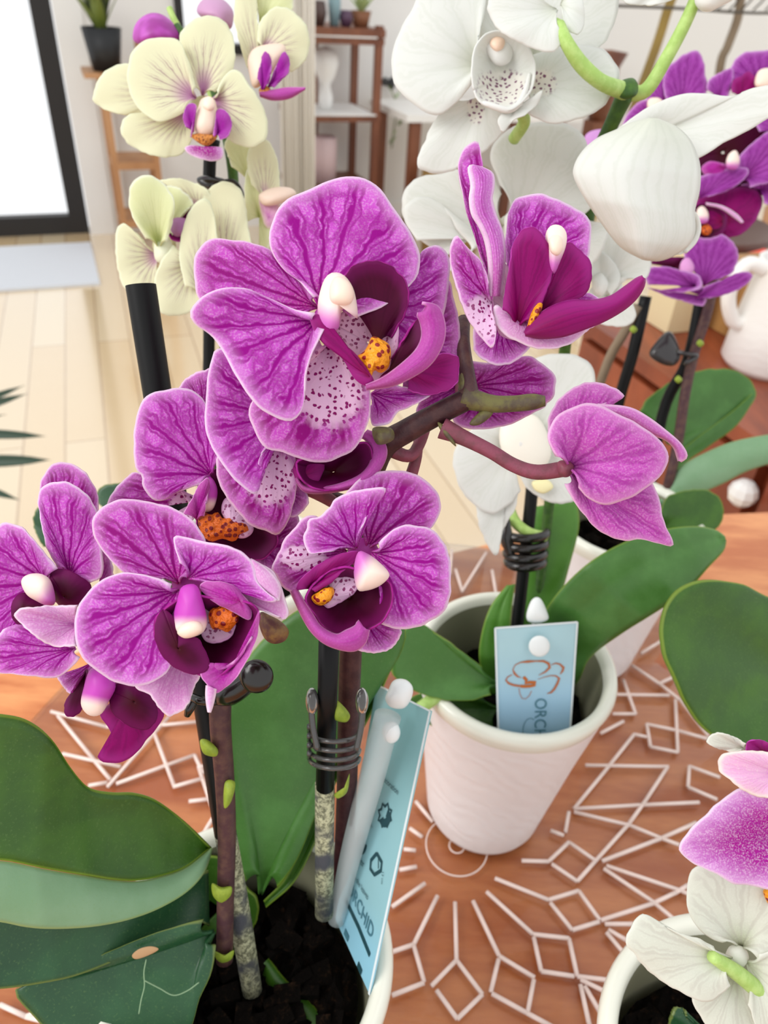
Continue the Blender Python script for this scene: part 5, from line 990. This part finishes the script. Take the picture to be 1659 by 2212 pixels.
# Y2
Z = .285
f = fl(yp, PKC, Z - .006, [(535, 130), (548, 105), (580, 95), (610, 95), (618, 110), (600, 140), (570, 180), (548, 190), (538, 160)], 5, rec=(562, 130, 30, Z + .006, YLB))
petal(f, 'sepal', YEL, Z + .002, (560, 170), [(535, 150), (520, 100), (507, 50), (508, 0), (525, -40), (552, -10), (556, 40), (560, 100)], bulge=4)
petal(f, 'sepal', YELB, Z + .005, (560, 60), [(548, 0), (560, -40), (610, -60), (632, -10), (630, 22), (595, 30), (565, 45)], bulge=4)
petal(f, 'petal', YEL, Z, (562, 115), [(556, 90), (558, 60), (575, 30), (600, 15), (635, 26), (662, 58), (669, 100), (655, 135), (628, 155), (600, 135)], bulge=5, dt=3)
petal(f, 'lip_lobe', VIO, Z - .010, (566, 200), [(556, 170), (562, 140), (572, 112), (584, 125), (586, 150), (580, 180)], bulge=2)
petal(f, 'lip_lobe', VIO, Z - .009, (578, 190), [(590, 165), (600, 135), (615, 112), (625, 130), (624, 155), (608, 172), (592, 190)], bulge=2)
pillow(f, 'callus', ORB, Z - .008, [(560, 192), (575, 185), (585, 195), (575, 206), (562, 205)], 2)
strip(f, 'lip', MAG, Z - .009, [(560, 200), (590, 195), (620, 190), (660, 190)], [(562, 208), (590, 216), (625, 212), (658, 193)], bulge=2)
# Y3
Z = .28
f = fl(yp, YELB, Z - .001, [(335, 520), (360, 510), (375, 540), (360, 570), (335, 560)], 4, rec=(355, 530, 26, Z + .004, YLB))
petal(f, 'sepal', YELB, Z - .005, (345, 540), [(315, 515), (290, 475), (279, 440), (282, 405), (298, 384), (318, 378), (340, 386), (358, 402), (376, 430), (372, 480), (360, 520)], bulge=9, dt=-4)
petal(f, 'petal', YELB, Z - .001, (360, 510), [(345, 420), (360, 402), (390, 408), (418, 438), (400, 455), (385, 480), (372, 510)], bulge=4)
petal(f, 'petal', YEL, Z, (345, 550), [(310, 520), (290, 500), (266, 482), (252, 500), (250, 540), (255, 580), (268, 620), (310, 650), (345, 620)], bulge=5)
petal(f, 'sepal', YEL, Z + .002, (430, 450), [(345, 390), (380, 385), (420, 395), (450, 412), (460, 440), (440, 470), (400, 470)], bulge=3)
petal(f, 'lip_lobe', DRK, Z - .001, (395, 480), [(360, 495), (362, 475), (378, 458), (405, 450), (425, 460), (425, 500), (400, 520), (372, 518)], bulge=-3, closed=True, ctrl=0)
pillow(f, 'lip', mat('mauve_lip', '#a56aa0', .5), Z - .003, [(368, 488), (375, 472), (395, 470), (412, 482), (405, 505), (385, 512), (372, 505)], 3)
petal(f, 'petal', YEL, Z - .005, (440, 650), [(400, 620), (388, 560), (392, 510), (408, 460), (428, 434), (450, 432), (464, 470), (472, 540), (478, 620)], bulge=5)
petal(f, 'sepal', YEL, Z + .001, (480, 620), [(440, 500), (440, 430), (455, 405), (482, 393), (510, 400), (526, 425), (535, 480), (545, 560), (530, 620)], bulge=5, dt=2)
petal(f, 'sepal', YEL, Z - .003, (430, 560), [(375, 530), (345, 570), (333, 620), (340, 660), (360, 682), (400, 678), (440, 660), (460, 600)], bulge=5, tilt=(1, 1))
# Y4
Z = .29
f = fl(yp, PKC, Z - .004, [(560, 420), (590, 405), (625, 405), (640, 418), (620, 435), (585, 445), (565, 440)], 4)
petal(f, 'petal', YEL, Z, (575, 450), [(545, 400), (533, 350), (545, 310), (565, 300), (585, 312), (600, 350), (604, 400), (592, 440)], bulge=4)
petal(f, 'sepal', YELB, Z + .003, (545, 400), [(500, 360), (486, 310), (505, 290), (540, 315), (560, 360)], bulge=3)
petal(f, 'petal', YELB, Z + .001, (560, 470), [(530, 480), (528, 400), (535, 365), (550, 380), (570, 420), (590, 470), (580, 540), (560, 545)], bulge=3)
petal(f, 'lip_lobe', PNK, Z - .002, (580, 470), [(560, 430), (575, 420), (600, 440), (620, 460), (600, 485), (575, 490)], bulge=2, closed=True, ctrl=0)
BUDM = mat('magenta_bud', '#b43fae', .5); b_ = NB(BUDM); b_.put(b_.b.inputs['Base Color'], b_.mix(b_.ss(b_.noise(b_.obj(), 90, 2), .4, .65), srgb('#b848b4'), srgb('#96238a')))
pillow(yp, 'bud', BUDM, .3, [(292, 92), (288, 65), (300, 42), (325, 28), (352, 32), (378, 55), (386, 85), (340, 98)], 9, label='round magenta bud')
pillow(yp, 'bud', mat('lilac_bud', '#c08fb4', .5), .3, [(425, 25), (432, 5), (450, -6), (480, -2), (502, 20), (504, 45), (496, 64), (470, 55), (440, 40)], 9, label='pale lilac bud')
sY = tag(tube(None, 'support_stake', STK, [(462, 300, .3), (452, 380, .305), (452, 700, .325), (445, 1150, .36)], .0026), 'black plant stake behind the yellow-green flowers', 'stake')
cY = empty('spring_clip', P(460, 392, .3), 'small black clip holding the yellow-green orchid to its stake', 'clip')
pillow(cY, 'body', CLB, .299, [(425, 385), (445, 378), (470, 382), (488, 390), (480, 405), (455, 412), (432, 400)], 3)
tube(cY, 'wire', CLB, [(480, 392, .298), (505, 392, .298), (522, 415, .3), (530, 455, .303)], .0008)

# ---------------- the violet orchid at the back right
rp = empty('orchid_plant', (PB[0], PB[1], TT + .09), 'crowded violet-purple orchid at the right edge behind the white one', 'orchid')
petal(rp, 'leaf', LFM, .505, (1440, 960), [(1380, 890), (1400, 860), (1440, 830), (1490, 806), (1550, 797), (1600, 806), (1628, 835), (1625, 870), (1580, 910), (1520, 945), (1475, 985)], bulge=6, thick=.0015)
strip(rp, 'leaf', LFL, .46, [(1420, 1075), (1470, 1010), (1530, 975), (1600, 950), (1720, 930)], [(1430, 1100), (1490, 1075), (1560, 1045), (1620, 1015), (1720, 985)], bulge=4, zs=[.478, .468, .46, .45])
petal(rp, 'leaf', LFD, .445, (1430, 1140), [(1425, 1110), (1440, 1075), (1480, 1060), (1530, 1060), (1558, 1085), (1560, 1120), (1540, 1145), (1480, 1160)], bulge=5, thick=.0015)
strip(rp, 'leaf', LFM, .47, [(1425, 1100), (1450, 1000), (1500, 950), (1580, 890), (1625, 850)], [(1440, 1110), (1475, 1010), (1530, 965), (1590, 920), (1630, 862)], bulge=1, zs=[.505, .5, .498])
tube(rp, 'stem', TWG, [(1290, 1150, .52), (1285, 900, .5), (1310, 790, .48), (1350, 715, .46), (1378, 660, .45)], .003)
tube(rp, 'stem', STM, [(1400, 1190, .5), (1440, 1060, .475), (1465, 950, .467), (1480, 850, .46), (1500, 760, .455), (1535, 640, .445), (1570, 400, .43)], .0032)
for x, y in ((1512, 742), (1465, 820), (1368, 712)): pillow(rp, 'bract', NOD, .445, [(x - 8, y), (x, y - 9), (x + 9, y), (x, y + 8)], 2)
tag(tube(None, 'support_stake', STK, [(1395, 640, .45), (1368, 760, .46), (1330, 900, .48), (1285, 1180, .52)], .0036), 'black plant stake behind the white petals, left one of the violet orchid', 'stake')
tag(tube(None, 'support_stake', STK, [(1515, 640, .45), (1485, 780, .46), (1430, 900, .478), (1385, 1180, .5)], .0036), 'black plant stake beside the brown stem of the violet orchid', 'stake')
cR = empty('spring_clip', P(1450, 755, .45), 'grey translucent clip holding the violet orchid to its stake', 'clip')
pillow(cR, 'body', CLP, .449, [(1402, 765), (1420, 735), (1445, 715), (1462, 738), (1470, 770), (1455, 790), (1425, 785)], 5)
tube(cR, 'ring', CLP, [(1460, 760, .448), (1485, 765, .445), (1505, 770, .448), (1480, 785, .445)], .0014)
Z = .42
f = fl(rp, CREAM, Z - .008, [(1398, 222), (1405, 212), (1425, 212), (1435, 228), (1415, 240), (1400, 236)], 4)
petal(f, 'petal', RPU, Z, (1470, 235), [(1440, 215), (1432, 190), (1440, 150), (1470, 123), (1502, 109), (1518, 128), (1525, 170), (1526, 200), (1500, 230)], bulge=6)
petal(f, 'petal', RPU, Z, (1440, 235), [(1410, 225), (1395, 215), (1415, 175), (1440, 160), (1460, 200)], bulge=4)
petal(f, 'petal', RPU, Z - .003, (1420, 260), [(1350, 300), (1345, 270), (1360, 240), (1385, 218), (1405, 220), (1420, 240)], bulge=4)
f = fl(rp, CREAM, Z - .008, [(1630, 175), (1640, 152), (1665, 148), (1680, 170), (1660, 190), (1635, 190)], 4)
petal(f, 'petal', RPU, Z, (1640, 200), [(1580, 195), (1577, 150), (1600, 118), (1640, 110), (1690, 115), (1720, 160), (1700, 200)], bulge=6)
petal(f, 'sepal', RPU, Z - .002, (1550, 215), [(1526, 195), (1532, 172), (1570, 150), (1583, 150), (1582, 180), (1572, 210)], bulge=4)
petal(f, 'lip_lobe', DRK, Z - .005, (1600, 215), [(1580, 200), (1583, 175), (1600, 165), (1618, 155), (1635, 175), (1630, 200)], bulge=3)
f = fl(rp, COLPI, Z - .012, [(1568, 350), (1575, 332), (1590, 325), (1598, 345), (1592, 365), (1572, 365)], 4, axis=(0, 1))
petal(f, 'lip', DRK2, Z + .006, (1560, 330), [(1500, 340), (1490, 290), (1560, 250), (1640, 220), (1700, 230), (1700, 400), (1600, 420), (1520, 410)], bulge=-4, closed=True, ctrl=0)
petal(f, 'petal', RPU, Z - .003, (1600, 390), [(1590, 370), (1600, 335), (1630, 305), (1680, 275), (1730, 270), (1730, 370), (1660, 395), (1620, 405)], bulge=6)
petal(f, 'petal', RPU, Z - .002, (1690, 290), [(1640, 285), (1633, 265), (1645, 245), (1690, 220), (1730, 240)], bulge=4)
petal(f, 'sepal', RPU, Z - .006, (1510, 430), [(1495, 400), (1505, 385), (1550, 370), (1600, 362), (1617, 368), (1605, 390), (1570, 412), (1530, 425)], bulge=4)
petal(f, 'lip_lobe', MAG, Z - .008, (1560, 360), [(1515, 365), (1530, 350), (1555, 352), (1575, 362), (1565, 378), (1530, 382)], bulge=2, closed=True, ctrl=0)
petal(f, 'petal', RPU, Z + .001, (1640, 410), [(1600, 400), (1640, 385), (1700, 360), (1730, 400), (1700, 450), (1650, 440)], bulge=4)
f = fl(rp, COLPI, Z - .006, [(1505, 455), (1518, 445), (1530, 460), (1528, 480), (1508, 482)], 4)
petal(f, 'petal', DRK, Z, (1560, 480), [(1500, 470), (1510, 430), (1560, 410), (1620, 405), (1645, 425), (1640, 460), (1610, 500), (1560, 515), (1510, 510)], bulge=5, closed=True, ctrl=0)
petal(f, 'sepal', DRK2, Z - .002, (1530, 470), [(1495, 500), (1490, 460), (1510, 440), (1545, 445), (1570, 470), (1560, 505), (1520, 525)], bulge=-3, closed=True, ctrl=0)
pillow(f, 'callus', ORA2, Z - .004, [(1515, 490), (1528, 484), (1538, 495), (1530, 508), (1516, 505)], 3)
strip(f, 'sepal_margin', PURP, Z - .006, [(1525, 438), (1560, 445), (1590, 462), (1606, 480)], [(1525, 442), (1558, 451), (1586, 470), (1602, 482)], bulge=1, label='pale edge')
f = fl(rp, MAG, Z - .005, [(1468, 575), (1476, 560), (1490, 558), (1500, 580), (1485, 600), (1470, 596)], 4)
petal(f, 'petal', RPU, Z - .002, (1520, 620), [(1480, 570), (1478, 530), (1495, 512), (1530, 515), (1565, 508), (1590, 535), (1594, 560), (1580, 590), (1550, 605)], bulge=5)
petal(f, 'sepal', RPU, Z - .006, (1505, 620), [(1400, 615), (1393, 595), (1402, 580), (1440, 576), (1475, 586), (1500, 590), (1515, 605), (1510, 625), (1460, 632), (1420, 628)], bulge=5)
petal(f, 'sepal', RPU, Z - .001, (1520, 640), [(1400, 622), (1440, 640), (1480, 652), (1520, 660), (1520, 620), (1460, 615)], bulge=4)
petal(f, 'petal', RPU, Z - .006, (1500, 645), [(1520, 620), (1570, 600), (1600, 588), (1622, 590), (1618, 610), (1580, 632), (1530, 645)], bulge=4)
petal(f, 'petal', DRK2, Z + .004, (1450, 580), [(1400, 570), (1420, 560), (1480, 556), (1500, 580), (1450, 590)], bulge=2)
f = fl(rp, RPU, Z, [(1262, 300), (1275, 284), (1305, 280), (1320, 300), (1300, 330), (1270, 330)], 4)

# ---------------- the fading orchid at the bottom right
lp = empty('orchid_plant', (PR[0], PR[1], TT + .09), 'fading white and magenta orchid flower over the pot at the bottom right corner', 'orchid')
Z = .2
f = fl(lp, FAD, Z + .003, [(1565, 2085), (1575, 2045), (1605, 2045), (1618, 2070), (1600, 2095)], 3)
petal(f, 'petal', SPM, Z - .006, (1690, 1815), [(1700, 1690), (1659, 1690), (1620, 1708), (1597, 1703), (1549, 1736), (1519, 1765), (1486, 1798), (1467, 1828), (1471, 1843), (1501, 1867), (1537, 1882), (1579, 1906), (1624, 1912), (1660, 1921), (1700, 1920)], bulge=5, dt=-2, ctrl=.1)
petal(f, 'petal', PNK, Z - .010, (1700, 1675), [(1700, 1630), (1659, 1624), (1600, 1622), (1565, 1628), (1551, 1645), (1555, 1668), (1575, 1683), (1610, 1710), (1650, 1722), (1700, 1722)], bulge=5)
petal(f, 'sepal', FAD, Z - .003, (1612, 1618), [(1612, 1607), (1585, 1592), (1561, 1584), (1537, 1586), (1527, 1604), (1545, 1614), (1561, 1618), (1579, 1625), (1600, 1625)], bulge=1.5, label='withered cream tip')
petal(f, 'lip_lobe', DRK, Z - .004, (1650, 1625), [(1610, 1622), (1615, 1602), (1640, 1598), (1670, 1610), (1690, 1625)], bulge=2)
petal(f, 'petal', FAD, Z + .002, (1600, 2050), [(1560, 2035), (1534, 2026), (1504, 1999), (1486, 1963), (1483, 1921), (1500, 1875), (1560, 1865), (1640, 1880), (1700, 1910), (1710, 2000), (1670, 2060), (1637, 2072)], bulge=6, dt=2)
petal(f, 'petal', FAD, Z - .003, (1585, 2070), [(1540, 2045), (1505, 2027), (1483, 2020), (1444, 2005), (1406, 1981), (1385, 1975), (1364, 1999), (1352, 2038), (1367, 2056), (1382, 2077), (1430, 2119), (1495, 2154), (1534, 2162), (1577, 2128)], bulge=5, dt=1)
petal(f, 'sepal', PNK if False else FAD, Z + .004, (1590, 2090), [(1530, 2120), (1495, 2154), (1510, 2190), (1535, 2230), (1560, 2260), (1640, 2260), (1660, 2180), (1620, 2110)], bulge=4)
petal(f, 'sepal', FAD, Z + .001, (1610, 2075), [(1640, 2060), (1710, 2060), (1730, 2250), (1650, 2240), (1615, 2170)], bulge=4)
pillow(f, 'lip_lobe', ORA, Z - .002, [(1648, 1925), (1665, 1920), (1680, 1945), (1662, 1955)], 2)
tube(lp, 'stem', STG, [(1538, 2066, Z - .006), (1590, 2100, Z - .002), (1640, 2140, Z + .002), (1700, 2185, Z + .008)], [.0015, .0021, .0023, .0023])
petal(lp, 'leaf', LFB, .235, (1560, 2260), [(1440, 2230), (1450, 2190), (1462, 2175), (1480, 2190), (1500, 2230)], bulge=3, thick=.0014)

# ---------------- orchid at the right edge: only its leaf shows
ep = empty('orchid_plant', (PC[0], PC[1], TT + .09), 'large glossy round green orchid leaf reaching in from the right edge', 'orchid')
petal(ep, 'leaf', LFD, .3, (1760, 1480), [(1700, 1300), (1659, 1290), (1600, 1262), (1540, 1253), (1480, 1265), (1442, 1300), (1428, 1350), (1430, 1400), (1448, 1450), (1480, 1520), (1520, 1575), (1560, 1600), (1620, 1615), (1700, 1625), (1760, 1620)], bulge=8, dt=-14, thick=.0016, rip=1.5, tilt=(4, 0), label='upper face with a curved midrib')
tube(ep, 'midrib', LFM, [(1438, 1418, .2845), (1480, 1426, .282), (1540, 1450, .283), (1600, 1478, .288), (1680, 1495, .297)], .0004)

# ---------------- spiky palm at the left edge
PG = mat('dark_palm_green', '#1c3a24', .45)
sp = empty('spiky_palm', onh(-420, 1500, 0), 'dark green spiky palm blades reaching in at the left edge', 'palm')
zc = 1.35
V, f = lathe_geo(onh(-420, 1500, 0), [(.0001, 0), (.13, 0), (.17, .3), (.16, .3), (.15, .27), (.0001, .26)], 32); link('pot', V, f, mat('grey_planter', '#6e6f70', .6), sp)
tube(sp, 'trunk', STM, [onh(-420, 1500, 0) + np.array([0, 0, .2]), P(-200, 1000, zc)], [.02, .014], world=True)
for x, y, wv_ in ((52, 832, 8), (58, 850, 9), (98, 942, 10), (108, 993, 13), (42, 1080, 10), (-20, 780, 10), (-60, 1140, 10), (-120, 760, 10), (-150, 1200, 10), (12, 895, 6)):
    a = np.array([-200., 1000 if y > 960 or y < 800 else 930]); b = np.array([x, y], float); d = b - a; nn = np.array([-d[1], d[0]]) / np.linalg.norm(d); mdl = (a + b) / 2
    strip(sp, 'blade', PG, zc, [tuple(a + nn * 3), tuple(mdl + nn * wv_), tuple(a + d * .8 + nn * wv_ * .8), tuple(b)], [tuple(a - nn * 3), tuple(mdl - nn * wv_), tuple(a + d * .8 - nn * wv_ * .8), tuple(b + 1)], bulge=1, fold=5, thick=.001, n=16, k=4)
for o in bpy.data.objects:
    if o.parent is None and 'label' in o:
        n = o.name.split('.')[0]
        g = {'ceramic_pot': 'white ceramic pots on the table', 'orchid_plant': 'potted orchids on the table', 'support_stake': 'black plant stakes', 'spring_clip': 'plant clips', 'plant_tag': 'blue plant tags', 'bark_chips': 'bark in the orchid pots', 'shelf_cloth': 'white cloths on the brown shelf'}.get(n)
        if g: o['group'] = g
